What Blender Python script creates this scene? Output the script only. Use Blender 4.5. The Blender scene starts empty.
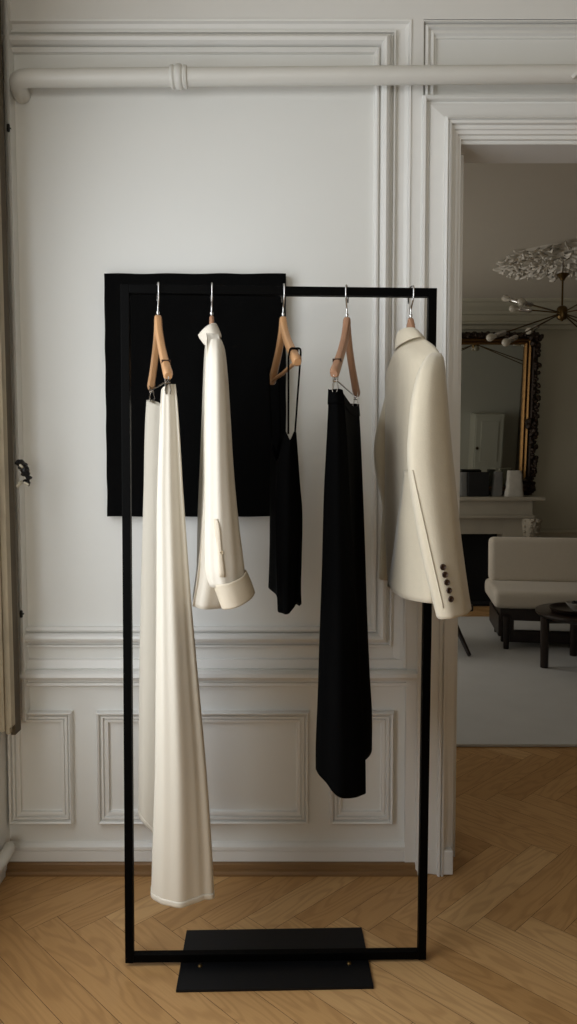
import bpy, bmesh, math, random
from mathutils import Vector, Matrix
from mathutils.bvhtree import BVHTree

random.seed(7)
sc = bpy.context.scene
COL = sc.collection
R = math.radians
PI = math.pi

# ------------------------------------------------------------------ camera model
F, CX, CY, TH, H = 740.0, 288.5, 512.0, 0.055, 1.23
CT, ST = math.cos(TH), math.sin(TH)

def P(x, y, Y):
    """world point at depth Y that is seen at photo position x, y"""
    d, e = (x - CX) / F, -(y - CY) / F
    ry, rz = CT + e * ST, -ST + e * CT
    t = Y / ry
    return Vector((d * t, Y, H + rz * t))

def PX(px, Y, z):
    return (px - CX) / F * (Y * CT - (z - H) * ST)

def ZA(y, Y):
    return P(CX, y, Y).z

def ray_dir(x, y):
    d, e = (x - CX) / F, -(y - CY) / F
    return Vector((d, CT + e * ST, -ST + e * CT)).normalized()

cam_d = bpy.data.cameras.new('camera')
cam = bpy.data.objects.new('camera', cam_d)
COL.objects.link(cam)
cam.location = (0, 0, H)
cam.rotation_euler = (PI / 2 - TH, 0, 0)
cam_d.sensor_fit = 'VERTICAL'
cam_d.sensor_height = 36.0
cam_d.lens = F / 1024 * 36.0
cam_d.clip_start = 0.02
sc.camera = cam

sc.view_settings.view_transform = 'Standard'
sc.view_settings.look = 'None'
sc.view_settings.gamma = 1.0
sc.view_settings.exposure = 0.08
sc.view_settings.use_curve_mapping = False

# ------------------------------------------------------------------ materials
def lin(c):
    return tuple(((v / 12.92) if v <= 0.04045 else ((v + 0.055) / 1.055) ** 2.4) for v in c)

def hexc(h):
    h = h.lstrip('#')
    return lin(tuple(int(h[i:i + 2], 16) / 255 for i in (0, 2, 4)))

def mat(name, col, rough=0.6, metal=0.0, vary=0.06, scale=8.0, bump=0.0, bscale=60.0, sheen=0.0, coat=0.0,
        stretch=(1, 1, 1), spec=0.5, trans=0.0):
    m = bpy.data.materials.new(name)
    m.use_nodes = True
    nt = m.node_tree
    b = nt.nodes['Principled BSDF']
    b.inputs['Roughness'].default_value = rough
    b.inputs['Metallic'].default_value = metal
    b.inputs['Specular IOR Level'].default_value = spec
    b.inputs['Sheen Weight'].default_value = sheen
    b.inputs['Coat Weight'].default_value = coat
    b.inputs['Transmission Weight'].default_value = trans
    c = hexc(col)
    tc = nt.nodes.new('ShaderNodeTexCoord')
    mp = nt.nodes.new('ShaderNodeMapping')
    mp.inputs['Scale'].default_value = stretch
    nt.links.new(tc.outputs['Object'], mp.inputs['Vector'])
    n = nt.nodes.new('ShaderNodeTexNoise')
    n.inputs['Scale'].default_value = scale
    n.inputs['Detail'].default_value = 5
    nt.links.new(mp.outputs['Vector'], n.inputs['Vector'])
    mx = nt.nodes.new('ShaderNodeMix')
    mx.data_type = 'RGBA'
    mx.inputs[6].default_value = (*[v * (1 - vary) for v in c], 1)
    mx.inputs[7].default_value = (*[min(1, v * (1 + vary)) for v in c], 1)
    nt.links.new(n.outputs['Fac'], mx.inputs[0])
    nt.links.new(mx.outputs[2], b.inputs['Base Color'])
    if bump:
        n2 = nt.nodes.new('ShaderNodeTexNoise')
        n2.inputs['Scale'].default_value = bscale
        n2.inputs['Detail'].default_value = 4
        nt.links.new(mp.outputs['Vector'], n2.inputs['Vector'])
        bp = nt.nodes.new('ShaderNodeBump')
        bp.inputs['Strength'].default_value = bump
        bp.inputs['Distance'].default_value = 0.004
        nt.links.new(n2.outputs['Fac'], bp.inputs['Height'])
        nt.links.new(bp.outputs['Normal'], b.inputs['Normal'])
    return m

def parquet_material():
    m = bpy.data.materials.new('oak_parquet')
    m.use_nodes = True
    nt = m.node_tree
    N, L = nt.nodes, nt.links
    b = N['Principled BSDF']
    uv = N.new('ShaderNodeUVMap'); uv.uv_map = 'grain'
    at = N.new('ShaderNodeAttribute'); at.attribute_name = 'tone'
    mp = N.new('ShaderNodeMapping'); mp.inputs['Scale'].default_value = (2.6, 13.0, 1)
    L.new(uv.outputs['UV'], mp.inputs['Vector'])
    n1 = N.new('ShaderNodeTexNoise'); n1.inputs['Scale'].default_value = 1.0; n1.inputs['Detail'].default_value = 1.5
    n1.inputs['Roughness'].default_value = 0.45
    L.new(mp.outputs['Vector'], n1.inputs['Vector'])
    mu = N.new('ShaderNodeMath'); mu.operation = 'MULTIPLY'; mu.inputs[1].default_value = 62.0
    L.new(n1.outputs['Fac'], mu.inputs[0])
    si = N.new('ShaderNodeMath'); si.operation = 'SINE'
    L.new(mu.outputs[0], si.inputs[0])
    mr = N.new('ShaderNodeMapRange')
    mr.inputs['From Min'].default_value = -0.2; mr.inputs['From Max'].default_value = 1.0
    L.new(si.outputs[0], mr.inputs['Value'])
    mp2 = N.new('ShaderNodeMapping'); mp2.inputs['Scale'].default_value = (9, 260, 1)
    L.new(uv.outputs['UV'], mp2.inputs['Vector'])
    n2 = N.new('ShaderNodeTexNoise'); n2.inputs['Scale'].default_value = 1.0; n2.inputs['Detail'].default_value = 3
    L.new(mp2.outputs['Vector'], n2.inputs['Vector'])
    ramp = N.new('ShaderNodeValToRGB')
    ramp.color_ramp.elements[0].color = (*hexc('#bd925d'), 1)
    ramp.color_ramp.elements[1].color = (*hexc('#d8b07b'), 1)
    e = ramp.color_ramp.elements.new(0.5); e.color = (*hexc('#cba06a'), 1)
    L.new(at.outputs['Fac'], ramp.inputs['Fac'])
    m1 = N.new('ShaderNodeMix'); m1.data_type = 'RGBA'; m1.blend_type = 'MULTIPLY'
    m1.inputs[7].default_value = (0.66, 0.60, 0.54, 1)
    mg = N.new('ShaderNodeMath'); mg.operation = 'MULTIPLY'; mg.inputs[1].default_value = 0.42
    L.new(mr.outputs['Result'], mg.inputs[0]); L.new(mg.outputs[0], m1.inputs[0])
    L.new(ramp.outputs['Color'], m1.inputs[6])
    m2 = N.new('ShaderNodeMix'); m2.data_type = 'RGBA'; m2.blend_type = 'MULTIPLY'
    m2.inputs[7].default_value = (0.78, 0.74, 0.70, 1)
    L.new(n2.outputs['Fac'], m2.inputs[0]); L.new(m1.outputs[2], m2.inputs[6])
    L.new(m2.outputs[2], b.inputs['Base Color'])
    b.inputs['Roughness'].default_value = 0.42
    b.inputs['Specular IOR Level'].default_value = 0.35
    bp = N.new('ShaderNodeBump'); bp.inputs['Strength'].default_value = 0.12; bp.inputs['Distance'].default_value = 0.001
    L.new(n2.outputs['Fac'], bp.inputs['Height']); L.new(bp.outputs['Normal'], b.inputs['Normal'])
    return m

M = dict(
    wall=mat('white_wall_paint', '#e2e2de', 0.55, vary=0.02, scale=2.5, bump=0.05, bscale=25),
    trim=mat('white_trim_paint', '#e3e2de', 0.42, vary=0.015, scale=4),
    ceil=mat('ceiling_paint', '#cbc4b6', 0.8, vary=0.02),
    wall_plain=mat('plain_wall_paint', '#6a6155', 0.7, vary=0.03),
    pipe=mat('white_pipe_paint', '#d3d1ca', 0.4, vary=0.02, bump=0.08, bscale=30),
    parquet=parquet_material(),
    gap=mat('dark_floor_gap', '#3a2415', 0.8),
    skirting_wood=mat('oak_skirting', '#80603b', 0.5, vary=0.25, scale=6, stretch=(1, 8, 30)),
    steel=mat('black_powder_steel', '#020202', 0.5, vary=0.1, scale=20, spec=0.05),
    plate=mat('black_plate_steel', '#06070a', 0.5, vary=0.15, scale=10, spec=0.25),
    canvas=mat('black_paint', '#040404', 0.8, vary=0.3, scale=9, bump=0.6, bscale=14, spec=0.06),
    hanger=mat('beech_wood', '#b88b60', 0.45, vary=0.16, scale=9, stretch=(6, 1, 1), coat=0.15),
    hanger_red=mat('cedar_wood', '#a57c60', 0.5, vary=0.14, scale=9, stretch=(6, 1, 1)),
    chrome=mat('polished_chrome', '#c9c7c4', 0.18, 1.0, vary=0.03),
    satin=mat('ivory_satin', '#ccc4b4', 0.42, vary=0.02, scale=5, bump=0.04, bscale=120, sheen=0.15),
    silk=mat('ivory_silk', '#d2cabb', 0.5, vary=0.03, scale=6, bump=0.06, bscale=90, sheen=0.15),
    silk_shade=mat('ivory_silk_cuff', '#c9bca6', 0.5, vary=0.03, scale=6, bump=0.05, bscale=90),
    wool=mat('cream_wool', '#cec3ac', 0.85, vary=0.04, scale=60, bump=0.12, bscale=320, sheen=0.3),
    button=mat('horn_button', '#3a2416', 0.35, vary=0.3, scale=150),
    pearl=mat('shell_button', '#b9a98c', 0.3, vary=0.1),
    black_cloth=mat('black_crepe', '#030303', 0.9, vary=0.2, scale=20, bump=0.08, bscale=160, spec=0.05),
    shutter=mat('worn_olive_shutter', '#51442f', 0.75, vary=0.5, scale=7, stretch=(8, 8, 0.8), bump=0.2, bscale=30),
    shutter_pale=mat('peeling_cream_paint', '#a3967f', 0.7, vary=0.4, scale=12, stretch=(3, 3, 0.7), bump=0.35, bscale=22),
    iron=mat('dark_cast_iron', '#141210', 0.4, 0.4, vary=0.4, scale=60),
    iron_pale=mat('worn_pale_iron', '#b4ac98', 0.45, 0.2, vary=0.3, scale=60),
    farwall=mat('grey_beige_wall_paint', '#b5b09c', 0.7, vary=0.02, scale=2),
    marble=mat('grey_marble', '#a8a08f', 0.45, vary=0.14, scale=6),
    soot=mat('black_firebox', '#050505', 0.9),
    mirror=mat('mirror_glass', '#c8cabf', 0.02, 1.0, vary=0.0),
    gilt=mat('aged_gilt', '#7a5a30', 0.42, 0.75, vary=0.5, scale=40, bump=0.4, bscale=70),
    gilt_dark=mat('dark_gilt', '#2a1c0e', 0.55, 0.4, vary=0.6, scale=50, bump=0.5, bscale=60),
    brass=mat('aged_brass', '#5d4a2c', 0.35, 0.9, vary=0.15, scale=20),
    bulb=mat('frosted_bulb', '#b5ae9f', 0.25, vary=0.02),
    plaster=mat('plaster_rosette', '#d8d2c6', 0.8, vary=0.05, scale=20),
    sofa=mat('off_white_boucle', '#c9bfae', 0.95, vary=0.05, scale=60, bump=0.3, bscale=220, sheen=0.2),
    dark_wood=mat('dark_walnut', '#1d110b', 0.45, vary=0.3, scale=8, stretch=(6, 1, 1)),
    table_wood=mat('dark_table_wood', '#20140e', 0.3, vary=0.25, scale=6, stretch=(1, 6, 1)),
    rug=mat('pale_grey_rug', '#c6c5c1', 0.98, vary=0.07, scale=5, bump=0.4, bscale=180),
    black_box=mat('black_card', '#040404', 0.6),
    grey_stone=mat('grey_stone', '#6f6e6a', 0.8, vary=0.15, scale=18),
    white_stone=mat('white_stone', '#b9b4a8', 0.85, vary=0.18, scale=22, bump=0.5, bscale=40),
    door_paint=mat('white_door_paint', '#e9e9e2', 0.5, vary=0.02),
    dish=mat('glazed_white_dish', '#b5b1a8', 0.2, vary=0.05),
)

# ------------------------------------------------------------------ mesh helpers
class MB:
    def __init__(self):
        self.bm = bmesh.new()

    def poly(self, verts, faces):
        vs = [self.bm.verts.new(v) for v in verts]
        for f in faces:
            try:
                self.bm.faces.new([vs[i] for i in f])
            except ValueError:
                pass
        return self

    def box(self, lo, hi, mtx=None, bev=0.0):
        x0, y0, z0 = lo; x1, y1, z1 = hi
        v = [(x0, y0, z0), (x1, y0, z0), (x1, y1, z0), (x0, y1, z0), (x0, y0, z1), (x1, y0, z1), (x1, y1, z1), (x0, y1, z1)]
        if mtx:
            v = [mtx @ Vector(p) for p in v]
        vs = [self.bm.verts.new(p) for p in v]
        fs = [self.bm.faces.new([vs[i] for i in f]) for f in
              ((0, 3, 2, 1), (4, 5, 6, 7), (0, 1, 5, 4), (1, 2, 6, 5), (2, 3, 7, 6), (3, 0, 4, 7))]
        if bev:
            es = list({e for f in fs for e in f.edges})
            bmesh.ops.bevel(self.bm, geom=es, offset=bev, segments=2, profile=0.6, affect='EDGES')
        return self

    def tube(self, pts, rad, seg=10, closed=False, cap=True, flat=None):
        """round tube along pts; rad number or list; flat=(w,h) makes a flattened section"""
        pts = [Vector(p) for p in pts]
        n = len(pts)
        rads = rad if isinstance(rad, (list, tuple)) else [rad] * n
        rings = []
        up = None
        for i, p in enumerate(pts):
            a = pts[(i - 1) % n] if (closed or i > 0) else p
            c = pts[(i + 1) % n] if (closed or i < n - 1) else p
            t = (c - a).normalized()
            if up is None:
                up = Vector((0, 0, 1)) if abs(t.z) < 0.9 else Vector((1, 0, 0))
            s = t.cross(up)
            if s.length < 1e-6:
                s = t.orthogonal()
            s.normalize()
            up = s.cross(t).normalized()
            r = rads[i]
            ring = []
            for k in range(seg):
                an = 2 * PI * k / seg
                ring.append(self.bm.verts.new(p + s * math.cos(an) * r + up * math.sin(an) * r))
            rings.append(ring)
        m = n if closed else n - 1
        for i in range(m):
            A, B = rings[i], rings[(i + 1) % n]
            for k in range(seg):
                self.bm.faces.new((A[k], A[(k + 1) % seg], B[(k + 1) % seg], B[k]))
        if cap and not closed:
            self.bm.faces.new(rings[0][::-1]); self.bm.faces.new(rings[-1])
        return self

    def lathe(self, prof, seg=24, mtx=None):
        """prof: list of (r, z)"""
        rings = []
        for r, z in prof:
            if r < 1e-5:
                p = Vector((0, 0, z)); rings.append([self.bm.verts.new(mtx @ p if mtx else p)])
            else:
                ring = []
                for k in range(seg):
                    a = 2 * PI * k / seg
                    p = Vector((r * math.cos(a), r * math.sin(a), z))
                    ring.append(self.bm.verts.new(mtx @ p if mtx else p))
                rings.append(ring)
        for A, B in zip(rings, rings[1:]):
            if len(A) == 1 and len(B) == 1:
                continue
            for k in range(seg):
                k2 = (k + 1) % seg
                if len(A) == 1:
                    self.bm.faces.new((A[0], B[k2], B[k]))
                elif len(B) == 1:
                    self.bm.faces.new((A[k], A[k2], B[0]))
                else:
                    self.bm.faces.new((A[k], A[k2], B[k2], B[k]))
        return self

    def build(self, name, m, parent=None, smooth=True, origin=None, auto=40):
        bmesh.ops.recalc_face_normals(self.bm, faces=self.bm.faces)
        me = bpy.data.meshes.new(name)
        self.bm.to_mesh(me); self.bm.free()
        me.materials.append(m)
        o = bpy.data.objects.new(name, me)
        COL.objects.link(o)
        if parent is not None:
            o.parent = parent
            off = parent_offset(parent)
            if off is not None:
                me.transform(off.inverted())
        elif origin is not None:
            me.transform(Matrix.Translation(-Vector(origin)))
            o.location = origin
        if smooth:
            for p in me.polygons:
                p.use_smooth = True
            if auto:
                me.set_sharp_from_angle(angle=R(auto))
        return o

OFF = {}
def parent_offset(p):
    """matrix from a part's space to the world for things built in world space"""
    while p is not None:
        if p.name in OFF:
            return OFF[p.name]
        p = p.parent
    return None

def tag(o, label=None, cat=None, group=None, kind=None):
    if label: o['label'] = label
    if cat: o['category'] = cat
    if group: o['group'] = group
    if kind: o['kind'] = kind
    return o

def thing(name, label, cat, loc=(0, 0, 0), rz=0.0, group=None, world=True):
    """Empty at the base of a thing. world=True: its parts are given in world coordinates"""
    o = bpy.data.objects.new(name, None)
    o.empty_display_size = 0.1
    COL.objects.link(o)
    o.location = loc
    o.rotation_euler = (0, 0, rz)
    tag(o, label, cat, group)
    if world:
        OFF[o.name] = Matrix.Translation(Vector(loc)) @ Matrix.Rotation(rz, 4, 'Z')
    return o

def struct(name, mb, m, parent=None, smooth=False, label=None):
    o = mb.build(name, m, parent, smooth=smooth)
    if parent is None:
        o['kind'] = 'structure'
    if label:
        o['label'] = label
    return o

def solidify(o, t=0.0015, off=-1.0):
    s = o.modifiers.new('thickness', 'SOLIDIFY')
    s.thickness = t; s.offset = off
    return o

def subsurf(o, n=1):
    s = o.modifiers.new('smooth', 'SUBSURF'); s.levels = n; s.render_levels = n
    return o

def cr(p0, p1, p2, p3, t):
    t2, t3 = t * t, t * t * t
    return 0.5 * ((2 * p1) + (p2 - p0) * t + (2 * p0 - 5 * p1 + 4 * p2 - p3) * t2 + (3 * p1 - p0 - 3 * p2 + p3) * t3)

def spline(pts, n):
    """open Catmull-Rom through pts"""
    pts = [Vector(p) for p in pts]
    out = []
    m = len(pts) - 1
    for k in range(n + 1):
        x = k / n * m
        i = min(int(x), m - 1); t = x - i
        p0 = pts[i - 1] if i > 0 else pts[0] * 2 - pts[1]
        p3 = pts[i + 2] if i + 2 <= m else pts[m] * 2 - pts[m - 1]
        out.append(cr(p0, pts[i], pts[i + 1], p3, t))
    return out

def ring_spline(pts, ns):
    n = len(pts)
    out = []
    for k in range(ns):
        x = k / ns * n
        i = int(x); t = x - i
        out.append(cr(pts[(i - 1) % n], pts[i % n], pts[(i + 1) % n], pts[(i + 2) % n], t))
    return out

def hermite_table(ts, ps, t):
    """smooth non-overshooting interpolation of vectors along a parameter"""
    n = len(ts)
    if t <= ts[0]: return ps[0].copy()
    if t >= ts[-1]: return ps[-1].copy()
    i = 0
    while ts[i + 1] < t: i += 1
    h = ts[i + 1] - ts[i]
    s = (t - ts[i]) / h
    d = (ps[i + 1] - ps[i]) / h
    m0 = ((ps[i] - ps[i - 1]) / (ts[i] - ts[i - 1]) + d) / 2 if i > 0 else d
    m1 = ((ps[i + 2] - ps[i + 1]) / (ts[i + 2] - ts[i + 1]) + d) / 2 if i + 2 < n else d
    h00 = 2 * s**3 - 3 * s**2 + 1; h10 = s**3 - 2 * s**2 + s
    h01 = -2 * s**3 + 3 * s**2; h11 = s**3 - s**2
    return ps[i] * h00 + m0 * h * h10 + ps[i + 1] * h01 + m1 * h * h11

def loft(rings, nz=60, ns=72, disp=None, cap_top=False, cap_bottom=False):
    """rings: list of rings of control points, top to bottom"""
    ts = [0.0]
    for a, b in zip(rings, rings[1:]):
        ts.append(ts[-1] + max(1e-4, sum((p - q).length for p, q in zip(a, b)) / len(a)))
    T = ts[-1]
    ts = [t / T for t in ts]
    mb = MB()
    prev = None
    nc = len(rings[0])
    first = last = None
    for k in range(nz + 1):
        t = k / nz
        ctrl = [hermite_table(ts, [r[j] for r in rings], t) for j in range(nc)]
        loop = ring_spline(ctrl, ns)
        if disp:
            q = []
            for j, p in enumerate(loop):
                tg = loop[(j + 1) % ns] - loop[j - 1]
                nrm = Vector((tg.y, -tg.x, 0))
                if nrm.length > 1e-9: nrm.normalize()
                q.append(p + nrm * disp(t, j / ns))
            loop = q
        vs = [mb.bm.verts.new(p) for p in loop]
        if prev:
            for j in range(ns):
                mb.bm.faces.new((prev[j], prev[(j + 1) % ns], vs[(j + 1) % ns], vs[j]))
        else:
            first = vs
        prev = vs
    last = prev
    for flag, vs in ((cap_top, first), (cap_bottom, last)):
        if flag:
            c = mb.bm.verts.new(sum((v.co for v in vs), Vector()) / len(vs))
            for j in range(ns):
                mb.bm.faces.new((vs[j], vs[(j + 1) % ns], c))
    return mb

class Frame:
    """hanging plane of one hanger: u runs to the near end, v across"""
    def __init__(self, X, Y, yaw):
        self.X, self.Y, self.s, self.c, self.yaw = X, Y, math.sin(yaw), math.cos(yaw), yaw
    def at(self, u, v, z):
        return Vector((self.X + u * self.s + v * self.c, self.Y - u * self.c + v * self.s, z))
    def px(self, u, px, z):
        v = 0.0
        for _ in range(8):
            p = self.at(u, v, z)
            v += (PX(px, p.y, z) - p.x) / self.c
        return self.at(u, v, z)
    def ring(self, z, pts):
        """pts: (u, photo column, optional height offset)"""
        out = []
        for q in pts:
            dz = q[2] if len(q) > 2 else 0.0
            out.append(self.px(q[0], q[1], z + dz))
        return out

def bvh_of(o):
    bm = bmesh.new(); bm.from_mesh(o.data)
    off = parent_offset(o) or Matrix()
    bm.transform(off)
    t = BVHTree.FromBMesh(bm)
    bm.free()
    return t

def hit(bvh, x, y):
    loc, nrm, _, _ = bvh.ray_cast(Vector((0, 0, H)), ray_dir(x, y))
    return loc, nrm

# ================================================================== THE ROOM
DW = 2.226            # plane of the panelled wall
XL = -0.86           # left (window) wall
XR = 3.5
YB = -3.0            # wall behind
ZC = 2.78            # ceiling
WT = 0.125           # thickness of the dividing wall
YF = 6.92            # far wall of the second room
def WX(px, py=260): return P(px, py, DW - 0.01).x
def WZ(py): return ZA(py, DW - 0.01)

door_x0 = P(420, 260, DW - .01).x + 38.0 / 329
door_x1 = 1.95
door_z = ZA(143.5, DW)

# --- floor: herringbone oak, one plank at a time
W_ = 0.0927
NP = 6
ox, oy = -0.705, 1.917
bm = bmesh.new()
uvl = bm.loops.layers.uv.new('grain')
tone = bm.loops.layers.float_color.new('tone')
ax = Vector((1, -1, 0)) / math.sqrt(2); bx = Vector((1, 1, 0)) / math.sqrt(2)
def plank(i0, j0, di, dj):
    g = 0.006
    c = [(i0 + g, j0 + g), (i0 + di - g, j0 + g), (i0 + di - g, j0 + dj - g), (i0 + g, j0 + dj - g)]
    pts = [Vector((ox, oy, 0)) + (ax * a + bx * b) * W_ for a, b in c]
    ctr = sum(pts, Vector()) / 4
    if not (XL - 0.1 < ctr.x < XR + 0.1 and YB - 0.1 < ctr.y < YF + 0.1):
        return
    vs = [bm.verts.new(p) for p in pts]
    f = bm.faces.new(vs)
    f.normal_update()
    if f.normal.z < 0: f.normal_flip()
    t = random.random(); r1, r2 = random.uniform(0, 90), random.uniform(0, 90)
    for l in f.loops:
        k = vs.index(l.vert)
        a, b = (c[k][0] - i0) * W_, (c[k][1] - j0) * W_
        if dj > di: a, b = b, a
        l[uvl].uv = (a + r1, b + r2)
        l[tone] = (t, t, t, 1)
for i in range(-110, 120):
    for j in range(-110, 120):
        m_ = (i - j) % (2 * NP)
        if m_ == 0:
            plank(i, j, NP, 1)
        if m_ == 2 * NP - 1:
            plank(i, j, 1, NP)
me = bpy.data.meshes.new('floor'); bm.to_mesh(me); bm.free()
me.materials.append(M['parquet'])
floor = bpy.data.objects.new('floor', me); COL.objects.link(floor)
tag(floor, 'herringbone oak parquet floor', kind='structure')
mb = MB(); mb.box((XL - 0.15, YB - 0.15, -0.06), (XR + 0.15, YF + 0.15, -0.0015))
o = mb.build('floor_base', M['gap'], floor, smooth=False)

mb = MB(); mb.box((XL - 0.15, YB - 0.15, ZC), (XR + 0.15, YF + 0.15, ZC + 0.1))
struct('ceiling', mb, M['ceil'])

# --- dividing wall with the doorway
mb = MB()
mb.box((XL - 0.15, DW, 0), (door_x0, DW + WT, ZC))
mb.box((door_x0, DW, door_z), (door_x1, DW + WT, ZC))
mb.box((door_x1, DW, 0), (XR, DW + WT, ZC))
wall_back = struct('wall_back', mb, M['wall'], label='white panelled wall behind the clothes rack')

# --- left wall with two tall windows (near room, second room)
wins = [(0.00, 1.72, 0.45, 2.25), (3.9, 5.0, 0.5, 2.45), (5.2, 6.4, 0.5, 2.45)]
mb = MB()
ys = YB - 0.15
for (y0, y1, z0, z1) in wins:
    mb.box((XL - 0.15, ys, 0), (XL, y0, ZC))
    mb.box((XL - 0.15, y0, 0), (XL, y1, z0))
    mb.box((XL - 0.15, y0, z1), (XL, y1, ZC))
    ys = y1
mb.box((XL - 0.15, ys, 0), (XL, YF + 0.15, ZC))
struct('wall_left', mb, M['wall'])
for i, (y0, y1, z0, z1) in enumerate(wins):
    mb = MB()
    x0, x1 = XL - 0.12, XL - 0.06
    mb.box((x0, y0, z0), (x1, y0 + 0.05, z1)); mb.box((x0, y1 - 0.05, z0), (x1, y1, z1))
    mb.box((x0, y0 + 0.05, z0), (x1, y1 - 0.05, z0 + 0.06)); mb.box((x0, y0 + 0.05, z1 - 0.06), (x1, y1 - 0.05, z1))
    ym = (y0 + y1) / 2
    mb.box((x0, ym - 0.035, z0 + 0.06), (x1, ym + 0.035, z1 - 0.06))
    struct('window_%d' % (i + 2), mb, M['trim'])

mb = MB(); mb.box((XR, YB - 0.15, 0), (XR + 0.15, YF + 0.15, ZC)); struct('wall_right', mb, M['wall_plain'])
RW = (-0.66, 0.80, 0.70, 1.95)      # unseen window, added behind the camera for frontal fill light
mb = MB()
mb.box((XL, YB - 0.15, 0), (RW[0], YB, ZC)); mb.box((RW[1], YB - .15, 0), (XR, YB, ZC))
mb.box((RW[0], YB - .15, 0), (RW[1], YB, RW[2])); mb.box((RW[0], YB - .15, RW[3]), (RW[1], YB, ZC))
struct('wall_rear', mb, M['wall_plain'])
mb = MB()
for xa in (RW[0], (RW[0] + RW[1]) / 2 - .03, RW[1] - .05): mb.box((xa, YB - .11, RW[2]), (xa + .055, YB - .06, RW[3]))
mb.box((RW[0], YB - .105, RW[2]), (RW[1], YB - .065, RW[2] + .06)); mb.box((RW[0], YB - .105, RW[3] - .06), (RW[1], YB - .065, RW[3]))
struct('window_5', mb, M['trim'])
mb = MB(); mb.box((XL, YF, 0), (XR, YF + 0.15, ZC)); struct('wall_far', mb, M['farwall'], label='grey beige wall of the room beyond')

# unseen half-height block, added behind the camera to shade the lower right
mb = MB(); mb.box((-0.08, -.72, 0), (XR, -.52, 1.24), bev=.006); struct('light_blocker', mb, M['wall_plain'])

# --- mouldings of the panelled wall
U = 1 / 329.0        # one photo pixel on this wall, in metres
def ring_moulding(x0, x1, z0, z1, prof, y=DW, sides='LTRB'):
    mb = MB()
    for (d0, h0), (d1, h1) in zip(prof, prof[1:]):
        d0 *= U; d1 *= U
        A = [(x0 + d0, z0 + d0), (x1 - d0, z0 + d0), (x1 - d0, z1 - d0), (x0 + d0, z1 - d0)]
        B = [(x0 + d1, z0 + d1), (x1 - d1, z0 + d1), (x1 - d1, z1 - d1), (x0 + d1, z1 - d1)]
        h0, h1 = h0 * 1.35, h1 * 1.35
        for k, sd in enumerate('BRTL'):
            if sd not in sides: continue
            k2 = (k + 1) % 4
            mb.poly([(A[k][0], y - h0, A[k][1]), (A[k2][0], y - h0, A[k2][1]), (B[k2][0], y - h1, B[k2][1]), (B[k][0], y - h1, B[k][1])],
                    [(0, 1, 2, 3)])
    return mb

def strip_moulding(x0, x1, prof, y=DW):
    """prof: list of (z, h) from the top down; runs along X"""
    mb = MB()
    a = [(x0, y - h * 1.15, z) for z, h in prof]; b = [(x1, y - h * 1.15, z) for z, h in prof]
    n = len(prof)
    mb.poly(a + b, [(i, i + 1, n + i + 1, n + i) for i in range(n - 1)])
    mb.poly(a + [(x0, y + 0.003, prof[-1][0]), (x0, y + 0.003, prof[0][0])], [tuple(range(n + 2))])
    mb.poly(b + [(x1, y + 0.003, prof[-1][0]), (x1, y + 0.003, prof[0][0])], [tuple(range(n + 2))])
    return mb

big = [(0, 0), (0.4, .009), (1.2, .011), (2.4, .010), (3.0, .002), (5.2, .002), (5.8, .014), (7.5, .021), (10, .024), (12.5, .021), (14.6, .012),
       (15.4, .003), (16.4, .003), (16.8, .012), (18.5, .013), (20.6, .009), (21, 0)]
n_trim = [0]
def trim(mb, m=None, label=None, smooth=False):
    n_trim[0] += 1
    return struct('trim_%d' % n_trim[0], mb, m or M['trim'], smooth=smooth, label=label)

# upper panel frame
trim(ring_moulding(XL - 0.015, WX(395), WZ(647.5), WZ(30), big), label='moulded frame of the large upper wall panel')
# step between recessed field and pilaster
step = [(0, .014), (0.6, .017), (2.2, .016), (3.0, .008), (6, .004), (13, 0)]
trim(ring_moulding(XL - 0.06, WX(409.5), WZ(669), WZ(21), step, sides='TR'))
# raised pilaster beside the door and raised top rail
mb = MB()
mb.box((WX(409.5), DW - 0.019, 0.0), (WX(421), DW, WZ(21)))
mb.box((XL, DW - 0.019, WZ(21)), (XR, DW, ZC))
trim(mb)
# over-door panel
over = [(-1, .014), (0, .014), (0.3, .001), (1.5, .001), (2, .010), (4.6, .012), (5.4, .004), (7, .004), (7.5, .009), (10, .010), (11, .004), (13, .004), (13.5, 0)]
trim(ring_moulding(WX(421), 3.2, WZ(108), WZ(23), over, sides='LT'))
# chair rail
cr_prof = [(WZ(659), 0), (WZ(660), .008), (WZ(667.5), .014), (WZ(668.7), .012), (WZ(669.3), .026), (WZ(671.5), .034), (WZ(675), .036), (WZ(677.8), .030), (WZ(678.6), .014),
           (WZ(681.5), .012), (WZ(682.2), .018), (WZ(684.5), .019), (WZ(685.4), .008), (WZ(686.2), .008), (WZ(687.4), 0)]
trim(strip_moulding(XL, WX(416, 675), cr_prof))
# small wainscot panels
small = [(0, 0), (0.35, .015), (1.6, .019), (3.0, .017), (3.6, .008), (4.4, .008), (5.0, .013), (6.6, .013), (7.2, .006), (8.4, .006), (9, .010), (11.4, .009), (12, .001), (13, 0)]
def WXl(px): return P(px, 766, DW - 0.01).x
for a, b in ((8.8, 73.4), (97.4, 309), (330, 393.5)):
    trim(ring_moulding(WXl(a), WXl(b), WZ(823), WZ(711), small))
# baseboard: white with a bead, over an oak strip
bb = [(WZ(842.5), 0), (WZ(843.5), .008), (WZ(846), .016), (WZ(849), .016), (WZ(850.2), .011), (WZ(851), .013), (WZ(860.5), .014), (WZ(861), 0)]
mb = strip_moulding(XL, WX(415.5, 850), bb)
o = struct('baseboard_back', mb, M['trim'])
zb = WZ(860.7)
ws = [(zb, 0), (zb, .020), (zb - 0.004, .024), (zb * 0.52, .025), (zb * 0.44, .034), (zb * 0.2, .036), (0.0, .036), (0, 0)]
trim(strip_moulding(XL, WX(415.5, 850), ws), M['skirting_wood'], label='oak strip along the foot of the panelled wall')

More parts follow.
